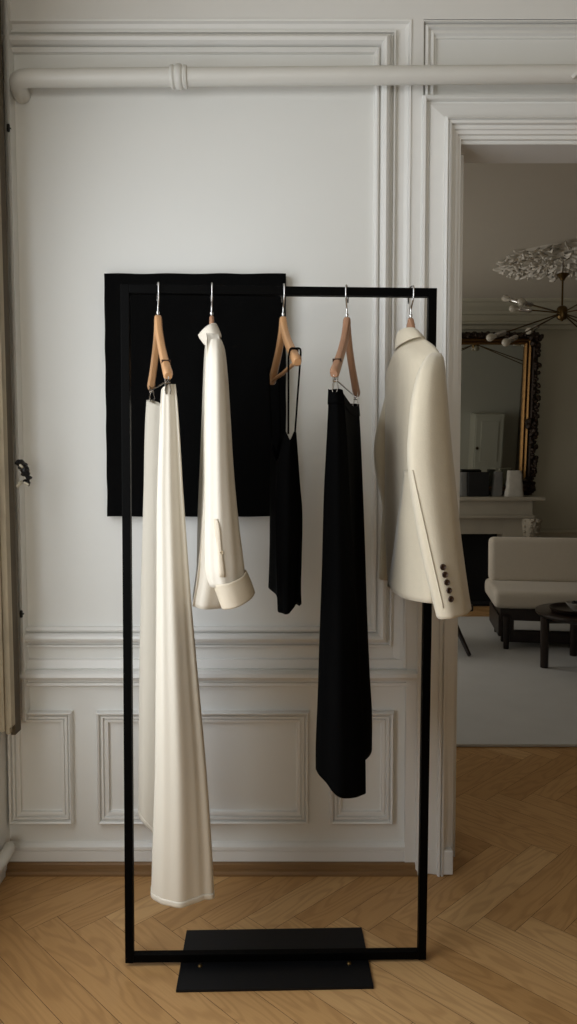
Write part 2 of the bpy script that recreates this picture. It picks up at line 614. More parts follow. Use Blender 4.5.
# door casing
mb = MB()
cas = [(0, 0), (0, .020), (0.8, .026), (3, .027), (3.8, .023), (4.2, .012), (7.4, .012), (8, .018), (20, .023), (21, .023), (21.4, .031), (23.4, .034), (24.0, .027), (24.8, .027), (25.4, .033), (27.4, .031),
       (28, .022), (31, .021), (31.6, .016), (34.6, .015), (35.2, .009), (38.2, .008), (38.4, -.02)]
cx0, cz1 = WX(420), WZ(98.5)
cx1 = door_x1 + (door_x0 - cx0)
mb = ring_moulding(cx0, cx1, -0.2, cz1, cas, sides='LTR')
# cut below the floor
geom = mb.bm.verts[:] + mb.bm.edges[:] + mb.bm.faces[:]
bmesh.ops.bisect_plane(mb.bm, geom=geom, plane_co=(0, 0, 0.001), plane_no=(0, 0, -1), clear_outer=True)
door1 = struct('door_1', mb, M['trim'], label='moulded white door casing around the open doorway')
mb = MB()
zpl = WZ(846)
mb.box((WX(415.5, 850), DW - 0.032, 0.004), (P(441, 850, DW - .03).x, DW, zpl), bev=0.002)
mb.box((P(441, 850, DW - .04).x, DW - 0.040, 0.004), (P(453.3, 860, DW - .04).x, DW, zpl), bev=0.004)
mb.build('plinth_block', M['trim'], door1, smooth=False)
mb = MB()
jx = P(460.3, 145, DW + WT).x
xe = cx0 + 38.2 * U
mb.box((xe - .03, DW + 0.001, 0), (xe, DW + WT + 0.01, door_z + .02)); mb.box((xe - .01, DW + .075, 0), (jx, DW + WT + .010, door_z))
mb.box((xe, DW + .001, door_z - .002), (door_x1, DW + WT + .01, door_z + .02)); pass
mb.box((door_x1 - 0.02, DW + 0.001, 0), (door_x1, DW + WT + 0.01, door_z))
mb.build('door_jamb', M['trim'], door1, smooth=False)

# --- left edge: folded shutter of the window, its white hinge post
mb = MB()
def skew(mb, xa0, xb0, xa1, xb1, y0, y1, z0, z1):
    mb.poly([(xa0, y0, z0), (xb0, y0, z0), (xb0, y1, z0), (xa0, y1, z0), (xa1, y0, z1), (xb1, y0, z1), (xb1, y1, z1), (xa1, y1, z1)],
            [(0, 3, 2, 1), (4, 5, 6, 7), (0, 1, 5, 4), (1, 2, 6, 5), (2, 3, 7, 6), (3, 0, 4, 7)])
ysh = 2.075
zs0 = ZA(735, ysh)
def xat(px, py, y=ysh): return P(px, py, y).x
zt = ZC - 0.02
def line_x(pxa, pya, pxb, pyb, y, z):
    A, B = P(pxa, pya, y), P(pxb, pyb, y)
    return A.x + (B.x - A.x) * (z - A.z) / (B.z - A.z)
win1 = bpy.data.objects.new('window_1', None); COL.objects.link(win1); win1.location = (XL, ysh, zs0)
tag(win1, 'worn folded window shutter at the left edge', kind='structure'); OFF[win1.name] = Matrix.Translation((XL, ysh, zs0))
ysb = ysh + .045
skew(mb, line_x(7.5, 600, -6, 110, ysh, zs0), line_x(17.4, 600, 3.6, 110, ysb, zs0), line_x(7.5, 600, -6, 110, ysh, zt), line_x(17.4, 600, 3.6, 110, ysb, zt), ysh, ysb, zs0, zt)
shl = mb.build('shutter_leaf', M['shutter'], win1, smooth=False)
mb = MB()
ya = ysh - 0.03
z2 = zs0 + 0.02
for (pa, pb, dy, zz) in ((-30, 1.0, 0.0, z2), (1.2, 4.8, 0.008, z2 - .01), (5.0, 8.0, 0.0, z2 + .012)):
    skew(mb, line_x(pa, 600, pa - 13.5, 110, ya, zz), line_x(pb, 600, pb - 13.5, 110, ya, zz), line_x(pa, 600, pa - 13.5, 110, ya, zt), line_x(pb, 600, pb - 13.5, 110, ya, zt), ya + dy, ysh - 0.001, zz, zt)
mb.build('shutter_panel', M['shutter_pale'], win1, smooth=False, )
mb = MB()
yp = DW - 0.03
for (pa, pb, yy0) in ((17.0, 19.6, yp), (19.6, 22.4, yp - .01)):
    skew(mb, line_x(pa, 600, pa - 11.8, 128, yy0, 0.48), line_x(pb, 600, pb - 11.8, 128, yy0, .48), line_x(pa, 600, pa - 11.8, 128, yy0, zt), line_x(pb, 600, pb - 11.8, 128, yy0, zt), yy0, DW, 0.48, zt)
mb.build('hinge_post', M['trim'], win1, smooth=False)
for (hx, hy) in ((8.3, 128), (21.3, 614)):
    c = P(hx, hy, yp - 0.012)
    mb = MB(); mb.tube([c + Vector((0, 0, -0.011)), c + Vector((0, 0, -0.009)), c + Vector((0, 0, .009)), c + Vector((0, 0, .011))], [.003, .0045, .0045, .003], 10)
    mb.tube([c + Vector((-.006, .004, 0)), c + Vector((.006, .004, 0))], .003, 8)
    mb.build('hinge', M['iron'], win1)
# ornate dark handle
hb = P(18.5, 466, 2.06)
mb = MB()
path = spline([P(17.5, 462, 2.07), P(21, 463.5, 2.06), P(24, 468, 2.055), P(26.5, 474, 2.05), P(28.5, 480, 2.05), P(28.5, 486, 2.055)], 18)
mb.tube(path, [0.004 + 0.0085 * math.sin(PI * min(1, (k + 1) / 15)) + 0.0018 * math.sin(k * 2.4) for k in range(19)], 12)
for k in range(3, 17, 2):
    p = path[k]
    mb.lathe([(0, -.006), (.006, -.003), (.0075, 0), (.006, .003), (0, .006)], 10, Matrix.Translation(p + Vector((0.007 * (-1) ** (k // 2), -.006, 0))))
hd = mb.build('window_handle', M['iron'], win1)
hd['label'] = 'dark ornate cast window handle'
mb = MB()
mb.tube([P(20, 465, 2.045), P(22.5, 467.5, 2.04)], .0035, 8); mb.tube([P(24, 482.5, 2.04), P(28.5, 485, 2.04)], .0038, 8); mb.tube([P(17.5, 486, 2.06), P(22, 482, 2.05)], .005, 8)
mb.build('handle_detail', M['iron_pale'], hd)

# white sill under the shutter, and the feed pipe by the floor
mb = MB()
zsl = ZA(742, 2.03)
mb.tube(spline([(XL + .010, 1.3, zsl), (XL + .010, 2.03, zsl), (XL + .010, 2.055, zsl)], 8), .026, 16)
mb.box((XL - .1, 1.3, zsl - .02), (XL + .012, 2.06, zsl + .024))
mb.build('window_sill', M['trim'], win1)
fp = [Vector((XL + .04, 1.70, .0188)), P(-22, 892, 1.93), P(-8, 874, 2.0), P(1, 862, 2.06), P(7, 853, 2.11), P(8.5, 849, 2.145), P(8.5, 848, 2.165)]
mb = MB(); mb.tube(spline(fp, 20), 0.0185, 16)
o = mb.build('feed_pipe', M['pipe'], None, origin=(fp[0].x, fp[0].y, 0))
tag(o, 'thick white feed pipe by the floor in the left corner', 'pipe')

# --- heating pipe along the top of the wall
yp = DW - 0.075
A = P(14, 78.2, yp); B = P(640, 73.6, yp)
hp = thing('heating_pipe', 'long white painted heating pipe running along the top of the wall', 'pipe', (A.x, yp, A.z))
mb = MB()
xe_ = P(14.5, 80, yp).x
pts = [Vector((xe_ - .004, DW - .002, A.z - .012)), Vector((xe_ - .002, yp + .040, A.z - 0.009)), Vector((xe_ + .008, yp + .010, A.z - 0.004)), Vector((xe_ + .035, yp, A.z)), A + Vector((.10, 0, 0))]
pts = spline(pts, 12) + [A.lerp(B, k / 8) for k in range(1, 9)]
mb.tube(pts, 0.0245, 20)
mb.build('pipe_run', M['pipe'], hp)
mb = MB()
c = P(179.5, 77, yp)
mtx = Matrix.Translation(c) @ Matrix.Rotation(PI / 2, 4, 'Y')
mb.lathe([(.0245, -.026), (.030, -.024), (.0315, -.018), (.028, -.012), (.032, -.008), (.034, -.001), (.032, .007), (.028, .010), (.031, .014), (.030, .021), (.0245, .024)], 24, mtx)
mb.build('pipe_collar', M['pipe'], hp)
mb = MB()
c = P(577, 77, yp)
mb.tube([c + Vector((-.02, -.018, -.012)), c + Vector((-.004, -.026, 0)), c + Vector((.004, -.018, .03)), c + Vector((.01, .03, .035)), c + Vector((.01, .075, .035))], .006, 8)
mb.build('pipe_bracket', M['pipe'], hp)

# ================================================================== CLOTHES RACK
YR = 1.792
rackL, rackR = P(126.7, 962.5, YR), P(425.3, 960, YR + 0.012)
rx0, rx1 = rackL.x, rackR.x
tb = 0.0200
rz0 = 0.008
rz1 = ZA(285.8, YR - 0.012)
rw = rx1 - rx0
rmid = (rx0 + rx1) / 2
rack = thing('clothes_rack', 'tall black steel open rectangular clothes rack on a flat plate', 'clothes rack', (rmid, YR, 0), R(1.5), world=False)
def rp(mb, name, m=M['steel'], smooth=False):
    # frame leans a hair to the right, like the photo's
    sh = Matrix.Rotation(0.0055, 4, 'Y')
    bmesh.ops.transform(mb.bm, matrix=sh, verts=mb.bm.verts)
    return mb.build(name, m, rack, smooth=smooth)
h2 = rw / 2
mb = MB(); mb.box((-h2, -tb / 2, rz0), (-h2 + tb, tb / 2, rz1), bev=.0012); rp(mb, 'upright_post')
mb = MB(); mb.box((h2 - tb, -tb / 2, rz0), (h2, tb / 2, rz1), bev=.0012); rp(mb, 'upright_post')
mb = MB(); mb.box((-h2 + tb, -tb / 2, rz1 - tb), (h2 - tb, tb / 2, rz1), bev=.0012); rp(mb, 'top_rail')
mb = MB(); mb.box((-h2 + tb, -tb / 2, rz0 + .001), (h2 - tb, tb / 2, rz0 + tb), bev=.0012); rp(mb, 'bottom_rail')
pc = (P(188, 933, 1.914).x + P(363.3, 933, 1.914).x) / 2 - rmid
mb = MB(); mb.box((pc - .2345, 1.689 - YR, 0.0), (pc + .2345, 1.918 - YR, 0.0068), bev=.001)
mb.build('base_plate', M['plate'], rack, smooth=False)
for bxp in (-0.185, 0.185):
    mb = MB(); mb.lathe([(0, .0045), (.004, .004), (.006, .002), (.0065, 0)], 12, Matrix.Translation((pc + bxp, -.019, .0068)))
    mb.build('bolt', M['brass'], rack)
RACKM = Matrix.Translation((rmid, YR, 0)) @ Matrix.Rotation(R(1.5), 4, 'Z') @ Matrix.Rotation(.0055, 4, 'Y')
def rail_point(px):
    lo, hi = -h2, h2
    for _ in range(40):
        mid = (lo + hi) / 2
        q = RACKM @ Vector((mid, 0, rz1))
        if q.x < PX(px, q.y, q.z): lo = mid
        else: hi = mid
    return RACKM @ Vector((mid, 0, rz1))

# ------------------------------------------------------------------ hangers
ARM = {}
HG = 'contoured wooden hangers on the rack'
def hanger(px, yaw, label, wood, drop_near, drop_far, span=0.2, clips=False, bar=False, thick=.0095):
    q = rail_point(px)
    q.z += 0.0040
    t = thing('wooden_hanger', label, 'hanger', tuple(q), yaw, HG, world=False)
    mb = MB()
    hk = [(.016, -.036), (.0175, -.022), (.0172, -.009), (.0150, -.0016), (.006, 0.0004), (-.007, 0.0004), (-.0155, -.002), (-.0182, -.012), (-.0172, -.026), (-.010, -.040), (-.002, -.050), (0, -.060), (0, -.078)]
    pts = spline([(0, a, b) for a, b in hk], 44)
    mb.tube(pts, .0019, 10)
    mb.build('hook', M['chrome'], t)
    mb = MB()
    # one bent wooden body: far end - neck - near end
    prof = [(0, 0), (.05, .07), (.12, .20), (.25, .37), (.45, .57), (.68, .76), (.86, .90), (1.0, 1.0)]
    def pt(s, sgn):
        d = drop_near if sgn > 0 else drop_far
        a = [Vector((0, -sgn * p * span, -.074 - q_ * (d - .074))) for p, q_ in prof]
        return spline(a, 22)[s]
    secs = []
    for s in range(22, 0, -1): secs.append((pt(s, -1), s / 22))
    secs.append((Vector((0, 0, -.076)), 0))
    for s in range(1, 23): secs.append((pt(s, 1), s / 22))
    rings = []
    n = len(secs)
    for i, (c, f) in enumerate(secs):
        a = secs[max(0, i - 1)][0]; b = secs[min(n - 1, i + 1)][0]
        tg = (b - a).normalized()
        nr = Vector((0, -tg.z, tg.y))
        if f < 0.05: nr = Vector((0, 0, 1))
        if nr.z < 0: nr = -nr
        hh = 0.014 - 0.002 * f
        tt = thick * (1 - .12 * math.sin(PI * f)) * (1 + .25 * max(0, f - .6))
        if i in (0, n - 1): hh *= .6; tt *= .7
        ring = []
        for k in range(12):
            an = 2 * PI * k / 12
            ca, sa = math.cos(an), math.sin(an)
            ca = math.copysign(abs(ca) ** .7, ca); sa = math.copysign(abs(sa) ** .7, sa)
            ring.append(mb.bm.verts.new(c - nr * .010 + Vector((tt * ca, 0, 0)) + nr * hh * sa))
        rings.append(ring)
    for A_, B_ in zip(rings, rings[1:]):
        for k in range(12):
            mb.bm.faces.new((A_[k], A_[(k + 1) % 12], B_[(k + 1) % 12], B_[k]))
    mb.bm.faces.new(rings[0][::-1]); mb.bm.faces.new(rings[-1])
    wd = mb.build('shoulder_bar', wood, t)
    # dark strap notch on the near shoulder
    c = pt(17, 1)
    tg = (pt(18, 1) - pt(16, 1)).normalized(); nr = Vector((0, -tg.z, tg.y)); nr = nr if nr.z > 0 else -nr
    mb = MB(); mb.box((-thick * 1.04, -.0012, -.005), (thick * 1.04, .0012, .0030), Matrix.Translation(c + nr * .001) @ Matrix.Rotation(math.atan2(nr.z, nr.y) - PI / 2, 4, 'X'))
    mb.build('strap_notch', M['gap'], wd, smooth=False)
    # metal collar at the neck
    mb = MB(); mb.lathe([(.0035, -.071), (.0042, -.068), (.0035, -.065), (.0, -.0645)], 12); mb.build('hook_ferrule', M['chrome'], t)
    en, ef = pt(22, 1), pt(22, -1)
    if bar:
        mb = MB(); mb.tube([en + Vector((0, .016, -.006)), en.lerp(ef, .5) + Vector((0, 0, -.008)), ef + Vector((0, -.016, -.006))], .0048, 12)
        mb.build('trouser_bar', wood, t)
    if clips:
        mb = MB(); a = en + Vector((0, .012, -.016)); b = ef + Vector((0, -.012, -.016))
        mb.tube(spline([en + Vector((0, .008, 0)), a + Vector((0, .004, 0)), a.lerp(b, .25) + Vector((0, 0, -.001)), a.lerp(b, .75) + Vector((0, 0, -.001)), b + Vector((0, -.004, 0)), ef + Vector((0, -.008, 0))], 30), .0017, 8)
        mb.build('clip_wire', M['chrome'], t)
        for e, sg in ((a, 1), (b, -1)):
            for dx in (-1, 1):
                pass
            mb = MB()
            c = e + Vector((0, sg * .014, -.004))
            for dx in (-1, 1):
                # two sprung jaws, handles up, teeth down
                mb.poly([c + Vector((dx * .008, -.008, .024)), c + Vector((dx * .008, .008, .024)), c + Vector((dx * .0035, .009, -.002)), c + Vector((dx * .0035, -.009, -.002)),
                         c + Vector((dx * .0065, .010, -.018)), c + Vector((dx * .0065, -.010, -.018)), c + Vector((dx * .0042, .010, -.026)), c + Vector((dx * .0042, -.010, -.026))],
                        [(0, 1, 2, 3), (3, 2, 4, 5), (5, 4, 6, 7)])
            jw = mb.build('clip', M['chrome'], t, smooth=False); solidify(jw, .0014, 0)
            mb = MB(); mb.tube([c + Vector((-.006, 0, -.001)), c + Vector((.006, 0, -.001))], .0032, 10); mb.build('clip_spring', M['chrome'], jw)
    ARM[t.name] = (pt, thick)
    return t, q

hg1, q1 = hanger(157.8, R(16), 'wooden clip hanger holding the long ivory skirt at the left post', M['hanger'], .232, .216, clips=True)
hg2, q2 = hanger(211.5, R(10), 'wooden hanger inside the ivory silk shirt, only its neck showing', M['hanger_red'], .180, .180, span=.132, thick=.006)
hg3, q3 = hanger(283.2, R(9.5), 'wooden hanger with trouser bar holding the black strappy top', M['hanger'], .200, .198, bar=True)
hg4, q4 = hanger(347, R(-12.5), 'wooden clip hanger holding the long black skirt', M['hanger_red'], .224, .230, clips=True)
hg5, q5 = hanger(411, R(12), 'wooden hanger inside the cream blazer near the right post', M['hanger_red'], .205, .205, span=.138, thick=.008)

# ------------------------------------------------------------------ garments
def garment_frame(q, yaw): return Frame(q.x, q.y, yaw)
def fold(*waves):
    """waves: (count round, amplitude at top, amplitude at hem, phase, twist)"""
    def d(t, s):
        return sum((a0 + (a1 - a0) * t) * math.sin(2 * PI * n * s + ph + tw * t) for n, a0, a1, ph, tw in waves)
    return d

# ---- long ivory skirt
fr = garment_frame(q1, R(16))
skirt = thing('long_skirt', 'long ivory satin skirt clipped by its waist beside the left post', 'skirt', (q1.x, q1.y, 0))
def skirt_ring(z, a, L, Rr, fL, fR, r=.03, pin=2.5, mid=None, dzs=None):
    n_ = (L + Rr) / 2; h_ = (Rr - L) / 2
    f_ = (fL + fR) / 2
    d = dzs or [0] * 10
    mc = n_ * .55 + f_ * .45 + 2
    du = h_ / 460 * .36
    return fr.ring(z, [(a, n_, d[0]), (a - r * .27 + .5 * du, n_ + h_ * .74, d[1]), (a - r + du, Rr, d[2]), (0.0, mc + pin, d[3]), (-a + r * .8, fR, d[4]),
                       (-a, f_, d[5]), (-a + r * .8, fL, d[6]), (-.01, mc - pin, d[7]), (a - r - du, L, d[8]), (a - r * .20 - .42 * du, n_ - h_ * .74, d[9])])
wz = 1.417
hd_ = [0, 0, 0, .03, .07, .075, .07, .04, 0, 0]
rings = [
    skirt_ring(wz, .178, 161, 175, 146.5, 157, .022, 3, dzs=[.0, .002, -.002, -.026, -.006, 0, -.003, -.026, -.014, -.006]),
    skirt_ring(wz - .035, .180, 160.5, 176.5, 145.5, 157, .024, 3),
    skirt_ring(1.181, .184, 157, 182, 143.0, 160, .034, 4),
    skirt_ring(.949, .187, 156.5, 189, 140.0, 160, .042, 5),
    skirt_ring(.728, .189, 156, 197, 138, 160, .050, 5),
    skirt_ring(.547, .190, 155.5, 203.5, 137, 160, .056, 6),
    skirt_ring(.34, .191, 153.2, 209, 136.2, 160, .060, 6, dzs=[x * .6 for x in hd_]),
    skirt_ring(.258, .190, 152.4, 210.3, 136.5, 160, .060, 6, dzs=hd_),
]
SKF = fold((6, .0002, .0034, .4, 1.2), (11, .0006, .0014, 1.0, .8), (4, .0, .002, 2.0, 0))
mb = loft(rings, 90, 120, SKF)
o = mb.build('skirt_panel', M['satin'], skirt, auto=0); solidify(o, .0012)
SKH = fold((6, .0034, .0034, 1.6, 0), (11, .0014, .0014, 1.8, 0), (4, .002, .002, 2.0, 0))
mb = loft([skirt_ring(.270, .1908, 152.0, 210.7, 136.1, 160.5, .060, 6, dzs=hd_), skirt_ring(.257, .1909, 151.9, 210.8, 136.0, 160.6, .060, 6, dzs=hd_)], 3, 120, SKH)
o = mb.build('hem', M['satin'], skirt, auto=0); solidify(o, .0012)

# ---- long black skirt
fr = garment_frame(q4, R(-12.5))
bsk = thing('long_skirt', 'long black skirt clipped by its waist between the top and the blazer', 'skirt', (q4.x, q4.y, 0))
def bring(z, a, L, Rr, fL, fR, r=.03, dzs=None):
    n_ = (L + Rr) / 2; f_ = (fL + fR) / 2
    d = dzs or [0] * 10
    mc = (n_ + f_) / 2
    return fr.ring(z, [(a, n_, d[0]), (a - r * .5, Rr - 2, d[1]), (a - r * 1.2, Rr, d[2]), (0.0, mc + 9, d[3]), (-a + r, fR, d[4]),
                       (-a, f_, d[5]), (-a + r, fL, d[6]), (0, mc - 9, d[7]), (a - r * 1.2, L, d[8]), (a - r * .5, L + 2, d[9])])
wz = 1.408
rings = [
    bring(wz, .176, 329, 343, 346, 358.5, .022, [0, 0, -.008, -.022, -.004, 0, -.004, -.02, 0, 0]),
    bring(wz - .04, .178, 328.5, 345, 345, 359.5, .026),
    bring(1.18, .176, 325, 350, 344, 363, .034),
    bring(1.02, .174, 323.6, 353, 344, 365.5, .04),
    bring(.85, .172, 321.6, 357, 345, 368, .045),
    bring(.70, .171, 320, 360, 346, 371, .048),
    bring(.60, .171, 318.6, 363, 348, 373.4, .05),
    bring(.502, .171, 318.6, 363.5, 350, 373.6, .05, [-.004, -.008, -.004, .004, .0, .004, .006, .02, .040, .026]),
]
mb = loft(rings, 80, 100, fold((6, .0005, .003, .3, 1.5), (11, .0003, .0015, 1.0, 1.8)))
o = mb.build('skirt_panel', M['black_cloth'], bsk, auto=0); solidify(o, .0015)
mb = loft([bring(wz + .001, .1775, 328.3, 343.7, 345.3, 359.2, .0225, [0, 0, -.008, -.022, -.004, 0, -.004, -.02, 0, 0]),
           bring(wz - .03, .1795, 327.9, 345.5, 344.5, 360.2, .0255, [0, 0, -.006, -.016, -.004, 0, -.004, -.014, 0, 0])], 6, 80)
o = mb.build('waistband', M['black_cloth'], bsk, auto=0); solidify(o, .0015)

# ---- black strappy top
fr = garment_frame(q3, R(9.5))
cam_top = thing('camisole', 'short black strappy camisole hanging in front of the canvas edge', 'top', (q3.x, q3.y, 0))
def cring(z, a, L, Rr, fL, fR, r=.03, dzs=None):
    n_ = (L + Rr) / 2; f_ = (fL + fR) / 2
    d = dzs or [0] * 10
    mc = (n_ + f_) / 2
    return fr.ring(z, [(a, n_, d[0]), (a - r * .5, Rr - 1.5, d[1]), (a - r * 1.2, Rr, d[2]), (0.0, mc + 7, d[3]), (-a + r, fR, d[4]),
                       (-a, f_, d[5]), (-a + r, fL, d[6]), (0, mc - 7, d[7]), (a - r * 1.2, L, d[8]), (a - r * .5, L + 1.5, d[9])])
dt = [-.006, .012, .004, -.05, .01, -.02, .01, -.05, .004, .012]
rings = [
    cring(1.305, .168, 284, 296, 271.5, 281, .026, dt),
    cring(1.27, .170, 280, 297, 270.5, 282, .03, [x * .5 for x in dt]),
    cring(1.20, .170, 277, 299, 269.5, 284, .034),
    cring(1.14, .168, 276, 300.8, 269.2, 285, .036),
    cring(1.03, .166, 277, 300, 269, 285, .036),
    cring(.965, .165, 278, 299.5, 268.8, 285, .036),
    cring(.925, .165, 279, 300, 268.5, 285, .036, [-.010, .012, -.002, -.004, .006, .004, .008, .0, -.012, -.012]),
]
mb = loft(rings, 60, 96, fold((6, .0004, .002, .3, 2.5), (12, .0002, .0014, 1.0, 2.8)))
o = mb.build('bodice', M['black_cloth'], cam_top, auto=0); solidify(o, .0012)
HM3 = Matrix.Translation(q3) @ Matrix.Rotation(R(9.5), 4, 'Z')
pt3, th3 = ARM[hg3.name]
for sgn, (bl, brp), zb_ in ((1, (288.3, 294.9), 1.312), (-1, (272, 280.5), 1.31)):
    ub = .148 * sgn
    a = pt3(18, sgn)
    tg = (pt3(19, sgn) - pt3(17, sgn)).normalized(); nr = Vector((0, -tg.z, tg.y)); nr = nr if nr.z > 0 else -nr
    w = th3 + .0035
    def hp_(dx, dn): return HM3 @ (a + Vector((dx, 0, 0)) + nr * dn)
    Lb, Rb = fr.px(ub, bl, zb_), fr.px(ub, brp, zb_)
    Lm, Rm = hp_(-w, -.020), hp_(w, -.020)
    pts = [Lb, Lb.lerp(Lm, .5), Lm, hp_(-w, -.006), hp_(-w * .8, .0075), hp_(0, .0085), hp_(w * .8, .0075), hp_(w, -.006), Rm, Rm.lerp(Rb, .5), Rb]
    mb = MB()
    mb.tube(spline(pts, 50), .0021, 8)
    mb.build('shoulder_strap', M['black_cloth'], cam_top)

# ---- ivory silk shirt
fr = garment_frame(q2, R(10))
shirt = thing('silk_shirt', 'ivory silk shirt with an unbuttoned cuff hanging second from the left post', 'shirt', (q2.x, q2.y, 0))
def sring(z, a, L, Rr, fL, fR, r=.03, dzs=None):
    n_ = (L + Rr) / 2; f_ = (fL + fR) / 2
    d = dzs or [0] * 10
    mc = (n_ + f_) / 2
    hw = (Rr - L) * .38
    return fr.ring(z, [(a, n_, d[0]), (a - r * .5, Rr - 2, d[1]), (a - r * 1.2, Rr, d[2]), (0.0, mc + hw, d[3]), (-a + r, fR, d[4]),
                       (-a, f_, d[5]), (-a + r, fL, d[6]), (0, mc - hw, d[7]), (a - r * 1.2, L, d[8]), (a - r * .5, L + 2, d[9])])
rings = [
    sring(1.562, .068, 205.5, 218, 205.5, 216, .014, [-.014, -.013, -.011, 0, -.012, -.014, -.012, 0, -.011, -.013]),
    sring(1.548, .120, 206.5, 219.5, 205, 215, .02, [-.026, -.020, -.014, .008, -.014, -.022, -.014, .008, -.014, -.020]),
    sring(1.515, .172, 206, 222, 204, 215, .03, [-.032, -.022, -.012, .010, -.012, -.026, -.012, .010, -.012, -.022]),
    sring(1.44, .188, 205, 224, 203, 214, .034),
    sring(1.32, .182, 204, 227, 201.5, 214, .036),
    sring(1.20, .172, 203.5, 229, 199.5, 214, .04),
    sring(1.09, .166, 201, 230, 198, 214, .030),
    sring(1.00, .164, 197.5, 229, 197.6, 214, .024, [0, 0, 0, 0, 0.0, 0.0, 0.0, 0, 0, 0]),
    sring(.935, .166, 193, 224, 198, 214, .022, [-.010, -.010, -.008, .012, .028, .034, .03, .012, .000, -.006]),
]
mb = loft(rings, 80, 100, fold((5, .0004, .002, .3, 2.5), (9, .0002, .0012, 1.0, 2.8)))
o = mb.build('shirt_body', M['silk'], shirt, auto=0); solidify(o, .001)
def srl(z, uc, ru, L, Rr, dzs=None):
    m_ = (L + Rr) / 2; h_ = (Rr - L) / 2
    d = dzs or [0] * 8
    return fr.ring(z, [(uc + ru, m_, d[0]), (uc + ru * .7, m_ + h_ * .74, d[1]), (uc, Rr, d[2]), (uc - ru * .7, m_ + h_ * .74, d[3]), (uc - ru, m_, d[4]),
                       (uc - ru * .7, m_ - h_ * .74, d[5]), (uc, L, d[6]), (uc + ru * .7, m_ - h_ * .74, d[7])])
rings = [
    srl(1.515, .165, .018, 211, 221.5),
    srl(1.495, .178, .026, 209, 224.5),
    srl(1.44, .192, .034, 207.5, 227.5),
    srl(1.34, .200, .036, 206.3, 230.5),
    srl(1.22, .204, .036, 206, 234),
    srl(1.13, .206, .037, 206, 238),
    srl(1.05, .208, .038, 206, 242.5),
    srl(1.015, .209, .039, 207, 244, [0, 0, .008, 0, 0, 0, -.004, 0]),
    srl(.990, .209, .036, 211, 244.5, [-.005, 0, .014, 0, 0, -.004, -.008, -.006]),
]
mb = loft(rings, 70, 64, fold((4, .0004, .0016, .3, 1.5), (9, .0002, .001, 1.0, 2.8)), cap_top=True)
slv = mb.build('sleeve', M['silk'], shirt, auto=0); solidify(slv, .001)
# far sleeve
rings = [srl(1.51, -.165, .018, 206, 214), srl(1.44, -.19, .03, 203.5, 213), srl(1.25, -.198, .034, 200.5, 213), srl(1.05, -.20, .036, 198.5, 212), srl(.98, -.20, .036, 198.2, 212)]
mb = loft(rings, 40, 48, fold((4, .0004, .0016, .3, 1.5)), cap_top=True)
o = mb.build('sleeve', M['silk'], shirt, auto=0); solidify(o, .001)
# near cuff
rings = [
    srl(1.000, .210, .0405, 213, 246, [-.004, .006, .016, .012, 0, -.006, -.012, -.010]),
    srl(.976, .211, .042, 217.5, 250.5, [-.004, .008, .018, .012, 0, -.006, -.013, -.011]),
    srl(.950, .212, .0415, 222, 254.8, [-.005, .008, .018, .010, 0, -.006, -.014, -.012]),
]
mb = loft(rings, 14, 64)
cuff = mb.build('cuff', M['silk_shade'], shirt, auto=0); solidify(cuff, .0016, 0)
cb = bvh_of(cuff); sb = bvh_of(slv)
def ribbon(bvh, pts, off=.0015):
    """pts: list of (left px, right px, y); a strip lying on the cloth"""
    mb = MB(); rows = []
    for (xl, xr, y) in pts:
        row = []
        for k in range(4):
            loc, n = hit(bvh, xl + (xr - xl) * k / 3, y)
            if loc is None: row = None; break
            if n.dot(loc - Vector((0, 0, H))) > 0: n = -n
            row.append(mb.bm.verts.new(loc + n * off))
        if row: rows.append(row)
    for A_, B_ in zip(rows, rows[1:]):
        for k in range(3): mb.bm.faces.new((A_[k], A_[k + 1], B_[k + 1], B_[k]))
    return mb
pk = []
for k in range(15):
    f = k / 14
    y = 519 + f * 58
    c = 216 + 6.5 * f ** .8
    w = 2.5 + 0.4 * math.sin(f * 9)
    if f < .12: w *= .7 + f * 2.5
    pk.append((c - w, c + w, y))
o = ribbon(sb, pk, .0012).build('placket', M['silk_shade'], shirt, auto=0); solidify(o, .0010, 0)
def button_on(bvh, x, y, r, m, parent, name='button', dep=.0015):
    loc, n = hit(bvh, x, y)
    if loc is None: return
    if n.dot(loc - Vector((0, 0, H))) > 0: n = -n
    mtx = Matrix.Translation(loc + n * .0012) @ n.to_track_quat('Z', 'Y').to_matrix().to_4x4()
    mb = MB(); mb.lathe([(0, 0), (r * .55, dep * .6), (r * .62, dep), (r * .9, dep * 1.5), (r, dep), (r, 0), (r * .9, -dep * .4), (0, -dep * .4)][0:8], 16, mtx)
    return mb.build(name, m, parent)
button_on(sb, 221.8, 552.5, .0035, M['pearl'], shirt)
button_on(cb, 225.0, 580.0, .0055, M['pearl'], shirt)
